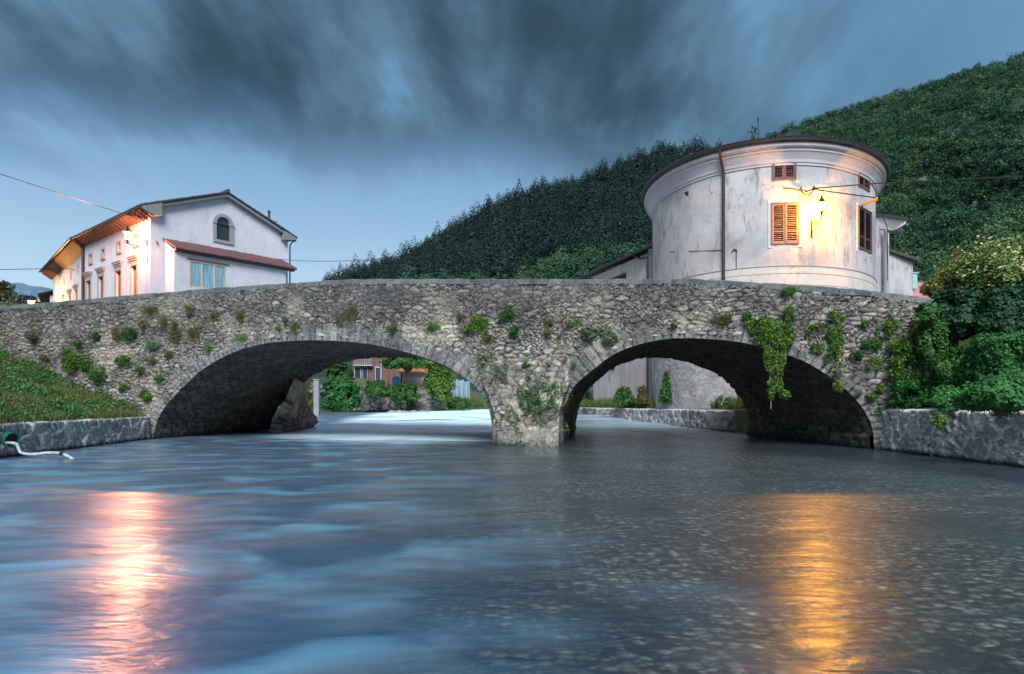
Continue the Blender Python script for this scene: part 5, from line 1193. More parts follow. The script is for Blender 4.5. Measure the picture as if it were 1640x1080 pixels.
# ------------------------------------------------------------------ beyond the left arch
def rubble_wall(name, p0, p1, z0, z1, mat, label, off=0, th=.5, parent=None):
    d = np.array(p1, float) - np.array(p0, float); nn = np.array([d[1], -d[0]])
    o_ = wedge(name, [(*p0, z0), (*p1, z0), (*p1, z1), (*p0, z1)], th, mat, None, off, .09, (.6, .4), (.34, .22)); return tag(o_, label, 'wall')
gw0, gw1 = at(500, 655, 53), at(650, 650, 60)
rubble_wall('garden_wall', (gw0.x, gw0.y), (gw1.x, gw1.y), .6, 2.75, M['rubble'], 'rough stone garden wall under the red timber house seen through the left arch', 71)
# rounded wall
a_ = at(680, 640, 63); phs2 = np.linspace(R(190), R(350), 40); zs_ = np.arange(.4, 2.2, .09)
SS, ZZ = np.meshgrid(phs2, zs_, indexing='ij'); h, a, e, b = rubble(SS * 1.7, ZZ, (.6, .4), (.34, .22), .5, .05, 73)
V = np.stack([a_.x + (2.0 + h) * np.cos(SS), a_.y + 1.2 + (1.75 + h) * np.sin(SS), ZZ], -1); Vt = V[:, -1:].copy(); Vt[..., 0] = a_.x; Vt[..., 1] = a_.y + 1.2; V = np.concatenate([V, Vt], 1)
p_ = lambda q: np.concatenate([q, q[:, -1:]], 1)
tag(rawmesh('round_wall', V.reshape(-1, 3), grid_faces(V.shape[0], V.shape[1]), M['rubble'], None, True, {'stone': scol(p_(a), p_(e), p_(b)).reshape(-1, 4)}), 'rounded pale stone retaining wall seen through the left arch beside the tree', 'wall')
m_ = MB(); q = at(507.5, 641, 44); m_.box((q.x, q.y, 1.5), (.34, .34, 2.6)); m_.box((q.x, q.y, 2.84), (.42, .42, .08)); tag(m_.build('concrete_post', M['grey_stone'], None), 'square white concrete post at the water inside the left arch', 'post')
# red timber house
Yh = 66; hx0, hx1 = at(566, 600, Yh).x, at(642, 600, Yh).x
th_ = empty('timber_house', ((hx0 + hx1) / 2, Yh + 3, 2), 0, 'reddish timber-fronted house seen through the left arch above the garden wall', 'house')
m_ = MB(); m_.box(((hx0 + hx1) / 2, Yh + 3, 4.5), (hx1 - hx0, 6, 6)); m_.build('wall', M['red_wood'], th_)
m_ = MB()
for k, px in enumerate((566, 580, 590, 600, 622, 631, 641)): x_ = at(px, 600, Yh).x; m_.box((x_, Yh - .06, 4.4), (.12, .12, 5.6))
m_.build('timber_frame', M['eave_wood'], th_)
for px, w_ in ((573, .55), (585, .42), (606, .5)):
    x_ = at(px, 600, Yh).x; f = MB(); f.box((x_, Yh - .03, 4.1), (w_ + .14, .08, 1.7)); fo_ = f.build('window', M['cornice'], th_); g_ = MB(); g_.box((x_, Yh - .08, 4.1), (w_, .03, 1.5)); g_.build('pane', M['glass'], fo_)
m_ = MB(); x_ = at(611, 600, Yh).x; m_.tube([(x_, Yh - .2, 1.8), (x_, Yh - .2, 7)], .06, 8); m_.build('downpipe', M['cornice'], th_)
m_ = MB(); x_ = at(583, 575, Yh).x
for k in range(9): m_.box((x_ - .8 + k * .2, Yh - .5, 5.5), (.04, .04, .8))
m_.box((x_, Yh - .5, 5.95), (1.9, .06, .06)); m_.box((x_, Yh - .35, 5.05), (1.9, .5, .08)); m_.build('balcony_rail', M['cornice'], th_)
tile_roof('roof', (hx0 - .4, Yh + 3), (1, 0), (0, -1), hx1 - hx0 + .8, 3.6, 8.8, .35, M['orange_roof'], th_, .3, .05, row=.5)
Yg = 64; gx0, gx1 = at(644, 600, Yg).x, at(688, 600, Yg).x
gh = empty('garden_shed', ((gx0 + gx1) / 2, Yg + 2, 2), 0, 'grey stone shed with an orange tiled roof right of the timber house', 'shed')
m_ = MB(); m_.box(((gx0 + gx1) / 2, Yg + 2, 2.9), (gx1 - gx0, 4, 2.9)); m_.build('wall', M['annex_plaster'], gh)
tile_roof('roof', (gx0 - .3, Yg + 2), (1, 0), (0, -1), gx1 - gx0 + .6, 2.4, 5.5, .5, M['orange_roof'], gh, .3, .05, row=.5)
m_ = MB(); x_ = at(661, 610, Yg).x; m_.box((x_, Yg - .03, 2.8), (.5, .08, .5)); m_.build('window', M['dark_inside'], gh)
m_ = MB(); q = at(634, 611, 62.4); m_.lathe([(.30, 0), (.36, .7), (.38, .78), (.3, .8), (.06, .9)], (q.x, q.y, q.z - .4), 10); tag(m_.build('water_barrel', M['blue_box'], None, True), 'small blue barrel between the timber house and the shed', 'barrel')
# pale board fence
f0, f1 = at(703, 640, 66), at(752, 640, 78); bf = empty('board_fence', ((f0.x + f1.x) / 2, (f0.y + f1.y) / 2, .6), 0, 'tall pale blue board fence on the far bank, through the left arch', 'fence')
d = (f1 - f0); L_ = math.hypot(d.x, d.y); ud = np.array([d.x, d.y]) / L_; nd2 = np.array([ud[1], -ud[0]]); m_ = MB(); rr = np.random.RandomState(5); k = 0.0
while k < L_: wd = rr.uniform(.28, .42); obox(m_, P2((f0.x, f0.y), ud, k + wd / 2, nd2, rr.uniform(-.02, .02), 2.15 + rr.uniform(-.15, .15)), ud, nd2, wd - .02, .03, 3.3); k += wd
m_.build('boards', M['pale_boards'], bf); m_ = MB()
for k in np.arange(.3, L_, 2.2): obox(m_, P2((f0.x, f0.y), ud, k, nd2, .06, 2.0), ud, nd2, .10, .08, 3.4)
m_.build('posts', M['grey_stone'], bf)
# stones on the far waterline
m_ = MB(); rr = np.random.RandomState(8)
for k in range(16):
    q = at(rr.uniform(625, 690), 660, 52 + rr.uniform(-1, 1)); m_.lathe([(rr.uniform(.2, .5), -.1), (rr.uniform(.2, .4), .08), (.08, rr.uniform(.12, .2))], (q.x, q.y, .5), 7)
tag(m_.build('shore_stones', M['pale_rubble']), 'scattered pale stones along the far waterline through the left arch', 'stones', kind='stuff')

# overflow pipe and hose on the left river wall
pc = V3((-11.86, 15.35, .42)); pn_ = V3((.88, -.44, -.12)).normalized(); pipe = empty('overflow_pipe', pc, 0, 'green plastic pipe mouth with a dark bore sticking out of the left river wall', 'pipe')
m_ = MB(); m_.tube([pc - pn_ * .2, pc + pn_ * .10], .185, 20, False); m_.tube([pc + pn_ * .10, pc - pn_ * .2], .160, 20, False)
vs = []; 
for r_ in (.160, .185):
    for k in range(20): an_ = 2 * math.pi * k / 20; vs.append(pc + pn_ * .102 + V3((-pn_.y, pn_.x, 0)) * r_ * math.cos(an_) + V3((0, 0, 1)) * r_ * math.sin(an_))
m_.add(vs, [(k, (k + 1) % 20, 20 + (k + 1) % 20, 20 + k) for k in range(20)]); m_.build('sleeve', M['green_pipe'], pipe, True)
m_ = MB(); m_.tube([pc - pn_ * .06, pc - pn_ * .04], .158, 16); m_.build('bore', M['dark_inside'], pipe)
hz = [(-11.9, 15.2, .36), (-11.62, 15.2, .34), (-11.52, 15.17, .22), (-11.42, 15.12, .13), (-11.15, 15.1, .10), (-10.8, 15.15, .13), (-10.5, 15.1, .12), (-10.25, 15.05, .04), (-10.05, 14.95, -.06)]
m_ = MB()
hp = [V3(p) for p in hz]; sm_pts = []
for i in range(len(hp) - 1):
    for q in np.linspace(0, 1, 6, endpoint=False):
        p0, p1, p2, p3 = hp[max(i - 1, 0)], hp[i], hp[i + 1], hp[min(i + 2, len(hp) - 1)]
        sm_pts.append(.5 * (2 * p1 + (p2 - p0) * q + (2 * p0 - 5 * p1 + 4 * p2 - p3) * q * q + (3 * p1 - p0 - 3 * p2 + p3) * q ** 3))
m_.tube(sm_pts, .034, 8); hose = m_.build('drain_hose', M['white_hose'], None, True); tag(hose, 'dirty white hose hanging from the green pipe and trailing into the river', 'hose')
m_ = MB(); m_.tube([sm_pts[-12], sm_pts[-10]], .045, 8); m_.build('clamp', M['iron'], hose)

# ------------------------------------------------------------------ vegetation
def leafmesh(name, C, size, mat, rs, parent=None, tipf=0.0, tone=None, upbias=.5, aspect=1.0, tipmask=None, N=None):
    C = np.asarray(C, float); n = len(C); sz = size * rs.uniform(.6, 1.35, n)
    V, Fc = quads(C, sz, rs, upbias, aspect, N)
    col = np.ones((n, 4)); col[:, 0] = np.clip((tone if tone is not None else rs.rand(n)) * .75 + rs.rand(n) * .3, 0, 1)
    col[:, 1] = ((rs.rand(n) < tipf) if tipmask is None else tipmask) * rs.uniform(.6, 1, n)
    return rawmesh(name, V, Fc, mat, parent, False, {'leaf': np.repeat(col, 4, axis=0)})
def blob_pts(n, rs, r=(1, 1, 1), lobes=9, lr=.42, fill=.35, flat=None):
    """leaf positions: uneven lumps spread through an ellipsoid"""
    L_ = rs.normal(size=(lobes, 3)); L_ /= np.linalg.norm(L_, axis=1)[:, None]; L_ *= rs.uniform(.35, .72, (lobes, 1)); R_ = lr * rs.uniform(.6, 1.25, lobes)
    k = rs.randint(0, lobes, n); d = rs.normal(size=(n, 3)); d /= np.linalg.norm(d, axis=1)[:, None]
    rad = R_[k] * (1 - fill * rs.rand(n) ** 2) * rs.uniform(.85, 1.15, n)
    return (L_[k] + d * rad[:, None]) * np.array(r), rs.rand(lobes)[k]
def grass_mesh(name, P_, h, wd, mat, rs, parent=None, spread=.5, tipf=.2, tone=None):
    """bent three-point blades rooted at P_"""
    n = len(P_); th = rs.uniform(0, 6.283, n); hh = h * rs.uniform(.45, 1.25, n); sd = np.stack([np.cos(th), np.sin(th), 0 * th], -1); pr = np.stack([-np.sin(th), np.cos(th), 0 * th], -1)
    up = np.array([0, 0, 1.0]); lean = rs.uniform(.1, 1, n)[:, None] * spread
    mid = P_ + up * (hh * .55)[:, None] + pr * lean * (hh * .35)[:, None]; tipp = P_ + up * (hh * (1 - .25 * lean[:, 0]))[:, None] + pr * lean * hh[:, None]
    w_ = (wd * rs.uniform(.6, 1.2, n))[:, None]
    V = np.stack([P_ - sd * w_, P_ + sd * w_, mid + sd * w_ * .75, mid - sd * w_ * .75, tipp + sd * w_ * .08, tipp - sd * w_ * .08], 1).reshape(-1, 3)
    b_ = np.arange(n)[:, None] * 6; Fc = np.concatenate([b_ + np.array([0, 1, 2, 3]), b_ + np.array([3, 2, 4, 5])])
    col = np.ones((n, 4)); col[:, 0] = np.clip((tone if tone is not None else rs.rand(n)) * .7 + rs.rand(n) * .3, 0, 1); col[:, 1] = (rs.rand(n) < tipf) * rs.uniform(.4, 1, n)
    return rawmesh(name, V, Fc, mat, parent, False, {'leaf': np.repeat(col, 6, axis=0)})
# bank grass, left
rs = np.random.RandomState(21)
def grassfield(name, side, y0, y1, d0, d1, n, h, label, wd=.012, mat='grassm', dens=None):
    y = rs.uniform(y0, y1, n); d = rs.uniform(d0, d1, n); X_ = XL if side < 0 else XR; hf = gl_h if side < 0 else gr_h
    x = X_(y) + side * d
    k = fbm(x * 1.1, y * 1.1, 4, 3) + .25 * (rs.rand(n) - .5); ok = k > (dens if dens is not None else .42)
    # stay in front of the bridge wall
    if side < 0 and y0 < 25: ok &= (((x - BO[0]) * BV[0] + (y - BO[1]) * BV[1]) < -.05)
    x, y, d, k = x[ok], y[ok], d[ok], k[ok]; z = hf(d, y) - .02
    return tag(grass_mesh(name, np.stack([x, y, z], -1), h * (.5 + 1.1 * np.clip((k - .42) * 3, 0, 1)), wd, M[mat], rs, tone=np.clip((k - .4) * 2.5, 0, 1)), label, 'grass', kind='stuff')
grassfield('bank_grass', -1, 12.5, 26.5, .1, 9.5, 150000, .15, 'green grass and weeds on the sloping left bank', .011, dens=.52)
grassfield('dry_grass', -1, 12.5, 26.5, .0, 9.5, 70000, .15, 'dry tan grass between the green on the left bank', .008, 'leaf_olive', .45)
grassfield('far_bank_grass', 1, 26.5, 49, .45, 2.6, 60000, .40, 'lush grass strip above the low river wall seen through the right arch', .016, dens=.2)
grassfield('far_shore_grass', -1, 44, 74, -.1, 5.0, 60000, .55, 'grass along the far shore seen through the left arch', .025, dens=.2)

# leafy weeds scattered through the bank grass
n = 2600; y = rs.uniform(13, 25.5, n); d = rs.uniform(.1, 8.5, n); x = XL(y) - d; k = fbm(x * .9 + 3, y * .9, 4, 2)
ok = (k > .46) & (((x - BO[0]) * BV[0] + (y - BO[1]) * BV[1]) < -.1); x, y, d = x[ok], y[ok], d[ok]; z = gl_h(d, y)
cen = np.repeat(np.stack([x, y, z + .05], -1), 14, axis=0); leafmesh_args = cen + rs.normal(size=cen.shape) * [.12, .12, .06] + [0, 0, .04]
WEEDS = leafmesh_args

# wall plants on the bridge ------------------------------------------------
wall_v = -.08
tag(leafmesh('bank_weeds', WEEDS, .035, M['leaf_mid'], rs), 'low leafy weeds scattered through the grass of the left bank', 'weeds', kind='stuff')
def region(px, py):
    return region_(px, py)
def region_(px, py):
    if px < 250: return 'left of the left arch'
    if px < 400: return "above the left arch's left shoulder"
    if px < 640: return "above the left arch's crown"
    if px < 740: return "above the left arch's right shoulder"
    if px < 940: return 'between the arches'
    if px < 1050: return "above the right arch's left shoulder"
    if px < 1190: return "above the right arch's crown"
    if px < 1330: return "above the right arch's right shoulder"
    return 'right of the right arch'
KIND = {'r': ('round dense green tuft', 'leaf_mid', .042), 'b': ('bright leafy green clump', 'leaf_bright', .05), 'g': ('spiky olive grass tuft', 'leaf_olive', .0), 'y': ('yellow-green cushion', 'leaf_bright', .03), 'p': ('pale succulent-like clump', 'leaf_pale', .06), 's': ('tiny green sprig', 'leaf_mid', .035), 'o': ('brownish dry mat', 'leaf_olive', .035)}
WP = [(565, 500, 13, 14, 'g'), (690, 523, 18, 9, 'y'), (765, 520, 16, 16, 'b'), (781, 541, 10, 8, 'o'), (748, 528, 8, 7, 'b'), (815, 505, 15, 15, 'r'), (822, 533, 12, 10, 'r'), (739, 506, 7, 6, 'o'), (843, 586, 7, 7, 'r'), (878, 587, 5, 5, 's'), (918, 586, 6, 5, 's'), (878, 516, 7, 7, 'o'), (919, 516, 13, 7, 'y'), (876, 533, 12, 5, 'o'), (944, 533, 12, 10, 'p'), (976, 533, 15, 13, 'p'), (896, 540, 5, 4, 's'),
      (1157, 510, 16, 13, 'o'), (1196, 508, 9, 8, 'r'), (1262, 467, 11, 8, 'r'), (1079, 521, 7, 6, 'r'), (457, 510, 7, 6, 'y'), (474, 525, 12, 8, 'g'), (447, 527, 9, 5, 'y'), (544, 512, 8, 8, 'g'), (629, 527, 8, 7, 'g'),
      (210, 531, 15, 14, 'r'), (153, 538, 11, 8, 'r'), (231, 522, 9, 8, 'o'), (262, 513, 12, 9, 'y'), (281, 536, 13, 14, 'g'), (311, 533, 14, 14, 'g'), (306, 498, 12, 9, 'o'), (345, 507, 9, 8, 'g'), (386, 508, 9, 8, 'g'), (386, 542, 15, 6, 'y'), (114, 565, 16, 10, 'b'), (128, 583, 22, 20, 'b'), (158, 602, 15, 18, 'r'), (198, 580, 14, 12, 'r'), (228, 592, 9, 7, 'r'), (254, 604, 12, 8, 'r'), (246, 556, 10, 8, 'r'), (243, 576, 9, 8, 'o'), (270, 568, 10, 7, 'o'), (236, 633, 13, 11, 'b'), (127, 550, 8, 7, 'r'), (334, 558, 6, 10, 'y'), (197, 621, 8, 6, 'b'), (241, 497, 17, 9, 'o'), (281, 520, 7, 6, 'o'), (190, 536, 8, 12, 'o'), (70, 575, 10, 7, 'o'), (55, 540, 12, 9, 'o'),
      (1396, 549, 17, 12, 'r'), (1370, 570, 10, 13, 'r'), (1399, 585, 12, 14, 'y'), (1384, 521, 8, 6, 'r'), (1340, 621, 9, 9, 'b'), (1410, 622, 10, 6, 'b'), (1374, 630, 5, 5, 's'), (1394, 636, 9, 7, 'b'), (1405, 658, 5, 8, 's'), (845, 606, 6, 4, 's'), (888, 618, 6, 4, 's'), (770, 572, 8, 9, 'p')]
used_ = {}
items = []
for px, py, rx, ry, kd in WP:
    items.append((px, py, rx, ry, kd, region(px, py), KIND[kd][0]))
from collections import defaultdict
grp = defaultdict(list)
for it in items: grp[(it[5], it[6])].append(it)
ORD = ['first', 'second', 'third', 'fourth', 'fifth', 'sixth', 'seventh', 'eighth', 'ninth']
for px, py, rx, ry, kd, reg, kn in items:
    g_ = sorted(grp[(reg, kn)], key=lambda q: q[0]); i = [q[0] for q in g_].index(px)
    if py < 475: lab = 'green tuft growing on top of the coping in front of the round building'
    elif len(g_) == 1: lab = kn + ' ' + reg
    elif len(g_) == 2: lab = ('left ' if i == 0 else 'right ') + kn + ' of two ' + reg
    else: lab = ORD[i] + ' ' + kn + ' from the left ' + reg
    v = -.09 if not (790 < px < 900 and py > 600) else -.45
    u = fu(px, v); Yd = B(u, v, 0)[1]; z = zat(py, Yd); sx_, sz_ = rx / F * Yd, ry / F * Yd
    root = B(u, v, z - sz_ * .6)
    pl = empty('wall_plant', root, 0, lab, 'plant', 'plants growing out of the bridge wall')
    n = int(80 + rx * ry * (6.5 if kd != 's' else 3)); mt = M[KIND[kd][1]]
    if kd == 'g':
        m2 = 260; P_ = np.array(B(u, v, z - sz_ * .8)) + rs.normal(size=(m2, 3)) * [sx_ * .30, .03, sz_ * .2]
        grass_mesh('leaves', P_, sz_ * 1.9, .008, mt, rs, pl, .8)
        C, tn = blob_pts(90, rs, (sx_ * .8, .10, sz_ * .6)); leafmesh('foliage', C + np.array(B(u, v - .05, z)), .025, M['leaf_mid'], rs, pl, tone=tn)
    else:
        C, tn = blob_pts(n, rs, (sx_ * 1.05, min(.22, sx_ * .9), sz_ * 1.05), 7, .5)
        C[:, 1] -= .04; leafmesh('leaves', C + np.array(B(u, v - .03, z)), KIND[kd][2] * (.48 if kd != 'p' else .7), mt, rs, pl, tone=tn, upbias=.2)
    m_ = MB()
    for k in range(4 if kd != 's' else 3): m_.tube([B(u, .02, z - sz_ * .5), B(u + rs.uniform(-.4, .4) * sx_, v - .03, z - sz_ * .1), B(u + rs.uniform(-.7, .7) * sx_, v - .07, z + sz_ * rs.uniform(.1, .7))], [.008, .006, .003], 4)
    m_.build('stems', M['stalk'], pl)
# scrub on the pier
sc_ = []
for (px, py, rx, ry, n, lab, mt) in ((850, 648, 42, 40, 900, 'sparse green scrub growing over the face of the pier', 'leaf_mid'), (800, 600, 30, 24, 320, 'pale trailing weeds up the left side of the pier', 'leaf_pale'), (775, 575, 14, 22, 160, 'pale upright weed at the left edge above the pier', 'leaf_pale'), (878, 640, 22, 30, 240, 'loose green weed on the right side of the pier', 'leaf_mid')):
    pl = empty('pier_scrub', B(fu(px), -.4, zat(py + ry, 20)), 0, lab, 'plant'); C = []; T_ = []; m_ = MB(); roots_ = []
    for k in range(max(8, n // 22)):
        x0, y0 = px + rs.normal() * rx * .5, py + rs.normal() * ry * .5; ln = rs.uniform(6, 20)
        dx = rs.uniform(-.7, .7)
        pts = []
        for q in np.linspace(0, 1, 6):
            xx, yy = x0 + dx * ln * q, y0 - ln * q; zz_ = zat(yy, 19.8); vv_ = float(np.interp(zz_, [-.5, .5, 1.2, 2.0, 2.75], [-.98, -.95, -.82, -.42, -.1])) - .05 - .10 * math.sin(q * 2.5)
            p = np.array(B(fu(xx, vv_), vv_, zz_)); pts.append(p)
            for _ in range(5): C.append(p + rs.normal(size=3) * .045)
        m_.tube(pts, [.006, .005, .005, .004, .003, .002], 4); roots_.append(tuple(pts[0]))
    m_.tube(sorted(roots_, key=lambda q: q[2]), .005, 4)
    leafmesh('leaves', C, .03, M[mt], rs, pl); m_.build('stems', M['stalk'], pl)
# ivy: leaves hung in clusters on the wall plane given by (px, py, rx, ry)
def ivy(name, label, blobs, mat, leafsize, per, depth=.12, v=-.12, hang=None, upb=.15, cat='ivy'):
    C = []; tn = []
    for px, py, rx, ry in blobs:
        u = fu(px, v); Yd = B(u, v, 0)[1]; z = zat(py, Yd); sx_, sz_ = rx / F * Yd, ry / F * Yd; n = int(rx * ry * per * 2.1)
        th = rs.uniform(0, 6.283, n); r_ = np.sqrt(rs.rand(n)) * rs.uniform(.85, 1.1, n)
        uu = u + sx_ * r_ * np.cos(th); zz = z + sz_ * r_ * np.sin(th); dd = v - depth * rs.rand(n) * np.sqrt(np.clip(1.2 - r_ ** 2, 0, 1)) - .02
        cl = fbm(uu * 4, zz * 4, 3, 2); ok = cl + .22 * rs.rand(n) > .50
        C.append(Ba(uu, dd, zz)[ok]); tn.append(np.clip((cl[ok] - .4) * 3, 0, 1))
    C = np.concatenate(C); tn = np.concatenate(tn); lowz = C[:, 2].min()
    pl = empty(name, (C[:, 0].mean(), C[:, 1].mean(), lowz), 0, label, cat)
    leafmesh('leaves', C, leafsize * .66, M[mat], rs, pl, tone=tn, upbias=upb); m_ = MB()
    for px, py, rx, ry in blobs:
        for k in range(2):
            a_, b_ = px + rs.uniform(-.6, .6) * rx, px + rs.uniform(-.6, .6) * rx
            m_.tube([B(fu(a_, v), v + .02, zat(py - ry * .9, 20)), B(fu((a_ + b_) / 2 + rs.uniform(-3, 3), v), v - .06, zat(py, 20)), B(fu(b_, v), v - .02, zat(py + ry * .9, 20))], .007, 4)
    if hang:
        for px, y0, y1, vv_ in hang: m_.tube([B(fu(px, vv_) + .02 * math.sin(q * 9), vv_ + .01 * math.cos(q * 7), zat(y0 + (y1 - y0) * q, 19)) for q in np.linspace(0, 1, 8)], .008, 4)
    m_.build('stems', M['stalk'], pl); return pl
ivy('hanging_ivy', 'long bright green ivy hanging from the wall down into the right arch opening', [(1225, 525, 25, 16), (1240, 545, 22, 24), (1240, 575, 17, 22), (1242, 600, 10, 20), (1235, 622, 6, 20), (1247, 610, 6, 22), (1265, 505, 10, 14), (1258, 540, 12, 18), (1205, 520, 10, 10), (1262, 528, 9, 10), (1256, 632, 8, 7), (1250, 622, 3, 14), (1213, 540, 7, 14)], 'leaf_bright', .055, 1.3, .16, -.14, [(1234, 560, 655, -.2), (1251, 560, 625, -.2), (1246, 540, 612, -.2), (1237, 560, 640, -.18)])
ivy('climbing_ivy', 'bright ivy patch climbing in a vertical band right of the hanging ivy', [(1312, 530, 22, 13), (1334, 515, 10, 18), (1340, 540, 13, 14), (1336, 560, 9, 18), (1337, 585, 9, 14), (1344, 595, 8, 8), (1310, 556, 10, 10), (1326, 573, 6, 8), (1347, 510, 6, 5)], 'leaf_bright', .05, 1.1)
ivy('climbing_ivy', 'slanting bright ivy streak high on the wall near the right end of the bridge', [(1425, 505, 7, 9), (1428, 520, 12, 9), (1416, 532, 12, 9), (1408, 530, 6, 6)], 'leaf_bright', .045, 1.2)
ivy('wall_shrub', 'wide yellow-green shrub spreading down the wall at the right end of the bridge', [(1445, 555, 22, 14), (1460, 570, 20, 14), (1440, 580, 18, 12), (1432, 600, 13, 12), (1455, 600, 18, 12), (1468, 535, 12, 16), (1470, 515, 10, 12), (1474, 560, 10, 18)], 'leaf_bright', .05, 1.0, .35, -.15, upb=.6, cat='shrub')
ivy('base_shrub', 'dense dark green shrub at the foot of the bridge wall above the pale river wall', [(1450, 630, 24, 22), (1475, 625, 22, 20), (1435, 645, 16, 10), (1462, 645, 26, 12), (1490, 640, 14, 16)], 'leaf_teal', .06, 1.6, .8, -.25, upb=.6, cat='shrub')

# ------------------------------------------------------------------ trees and bushes on the right bank
def bush(name, label, px, py, Yd, rx, ry, mat, n, size, cat='bush', rdep=None, lobes=26, lr=.33, tip=0.0, seed=0, ground=None, trunk=False, skew=None, group=None):
    r_ = np.random.RandomState(100 + seed); c = at(px, py, Yd); sx_, sz_ = rx / F * Yd, ry / F * Yd; gz = ground if ground is not None else c.z - sz_
    o_ = empty(name, (c.x, c.y, gz), 0, label, cat, group)
    n = int(n * 1.8); C, tn = blob_pts(n, r_, (sx_ * 1.0, rdep or sx_ * .9, sz_ * 1.0), lobes * 2, lr * .8, .75)
    C += (np.stack([fbm(C[:, 0] * 2.5 + 5, C[:, 2] * 2.5, 3, 0), fbm(C[:, 0] * 2.5, C[:, 1] * 2.5 + C[:, 2], 3, 1), fbm(C[:, 1] * 2.5 + C[:, 0], C[:, 2] * 2.5, 3, 2)], -1) - .5) * sx_ * .55
    C += r_.normal(size=C.shape) * sx_ * .035; tn = np.clip(tn * .5 + (fbm(C[:, 0] * 3, C[:, 2] * 3 + C[:, 1], 3, 4) - .35) * 1.2, 0, 1)
    if skew: C[:, 2] += C[:, 0] * skew
    C = C + np.array(c); C = C[C[:, 2] > gz - .1]; tn = tn[:len(C)]
    tm = None
    if tip: tm = (C[:, 2] > c.z - sz_ * .25 + r_.rand(len(C)) * sz_ * .5) & (r_.rand(len(C)) < tip)
    leafmesh('crown' if trunk else 'leaves', C, size * .72, M[mat], r_, o_, tone=tn, tipmask=tm, upbias=.5, N=C - (np.array(c) - np.array([0, 0, sz_ * .4])))
    m_ = MB(); base = V3((c.x, c.y, gz - .1))
    if trunk: m_.tube([base, base.lerp(c, .5) + V3((.1, 0, 0)), c + V3((0, 0, sz_ * .3))], [.07 * sx_ + .04, .05 * sx_ + .02, .02], 8)
    for k in range(14):
        d = r_.normal(size=3); d[2] = abs(d[2]) * .6; q = V3(c) + V3((d[0] * sx_ * .25, d[1] * sx_ * .25 + sx_ * .15, d[2] * sz_ * .35)); m_.tube([base.lerp(c, r_.uniform(.3, .9)) if trunk else base, base.lerp(q, .6) + V3((0, 0, .1 * sz_)), q], [.03 * sx_ + .01, .02 * sx_ + .005, .006], 5)
    m_.build('trunk' if trunk else 'branches', M['bark'], o_); return o_
bush('elder_tree', 'large elder tree covered in creamy yellow blossom at the right edge', 1612, 464, 19.5, 122, 100, 'leaf_elder', 46000, .050, 'tree', 2.2, 46, .26, .34, 1, 2.6, True, .12)
bush('elder_tree', 'smaller blossoming elder on the left of the large one behind the end of the bridge', 1512, 462, 22.5, 28, 30, 'leaf_elder', 5000, .055, 'tree', 1.0, 16, .33, .35, 2, 3.0, True)
bush('ivy_bush', 'dark blue-green ivy bush below the blossoming tree where the parapet ends', 1530, 505, 17.6, 44, 50, 'leaf_dark', 17000, .06, 'bush', 1.0, 24, .33, 0, 3, 1.6)
bush('ivy_bush', 'dark ivy mass under the crown of the large elder', 1610, 505, 16.8, 60, 48, 'leaf_dark', 15000, .06, 'bush', 1.0, 26, .32, 0, 4, 1.6)
bush('hedge', 'rounded bright blue-green hedge at the right edge of the bank', 1612, 585, 14.6, 66, 62, 'leaf_teal', 30000, .040, 'hedge', 1.3, 30, .33, 0, 5, 1.15)
bush('hedge', 'smaller drooping dark green hedge between the shrub and the rounded hedge', 1533, 590, 16.6, 40, 44, 'leaf_mid', 14000, .040, 'hedge', .9, 22, .34, 0, 6, 1.15)
bush('hedge', 'low dark green mound of leaves above the river wall in the right corner', 1600, 634, 12.9, 62, 30, 'leaf_teal', 14000, .040, 'hedge', .8, 22, .34, 0, 7, 1.1)
bush('hedge', 'low bushy ground plants at the foot of the hedges over the pale river wall', 1525, 640, 15.2, 46, 18, 'leaf_teal', 8000, .045, 'bush', .5, 18, .36, 0, 8, 1.05)
bush('leafy_shrub', 'mid green leafy shrub filling the corner right of the parapet end', 1492, 545, 17.3, 24, 48, 'leaf_mid', 7000, .055, 'bush', .6, 18, .36, 0, 9, 1.6)
bush('leafy_shrub', 'bright sprig of leaves against the end of the coping', 1483, 500, 16.9, 16, 14, 'leaf_mid', 1600, .05, 'bush', .35, 10, .4, 0, 10, 3.45)
bush('trailing_weed', 'bright green weed trailing over the pale river wall', 1506, 672, 15.0, 14, 16, 'leaf_bright', 900, .035, 'plant', .25, 10, .4, 0, 11, .75)
wedge('rock', [(10.7, 17.75, 1.0), (11.6, 17.6, 1.0), (11.6, 17.7, 2.6), (10.9, 17.8, 2.6)], .3, M['coping'], None, 81); tag(bpy.data.objects['rock'], 'bit of grey rock face between the bushes and the end of the bridge', 'rock')
# through the left arch
bush('weeping_shrub', 'large drooping blue-green shrub over the far garden wall seen through the left arch', 545, 632, 50.5, 42, 30, 'leaf_teal', 11000, .11, 'bush', 1.2, 24, .34, 0, 12, .8)
bush('leafy_shrub', 'dark shrub spilling down the garden wall left of the rounded wall', 640, 632, 58, 16, 24, 'leaf_mid', 3500, .12, 'bush', .8, 16, .36, 0, 13, .8)
bush('broad_tree', 'broad green tree on the far bank in the right part of the left arch', 705, 612, 60, 32, 38, 'leaf_bright', 9000, .12, 'tree', 1.8, 20, .34, 0, 14, .8)
bush('broad_tree', 'light green tree overhanging the timber house under the left arch crown', 652, 577, 61.5, 46, 13, 'leaf_mid', 5200, .12, 'tree', 1.2, 18, .34, 0, 15, 4.2)
bush('broad_tree', 'dark tree left of the timber house through the left arch', 543, 597, 64, 28, 30, 'leaf_mid', 6000, .13, 'tree', 1.5, 18, .34, 0, 16, 2.0)
bush('wall_creeper', 'green creeper draped along the top of the far garden wall, through the left arch', 602, 624, 55.5, 34, 13, 'leaf_mid', 5000, .10, 'creeper', .8, 18, .36, 0, 20, 1.6)
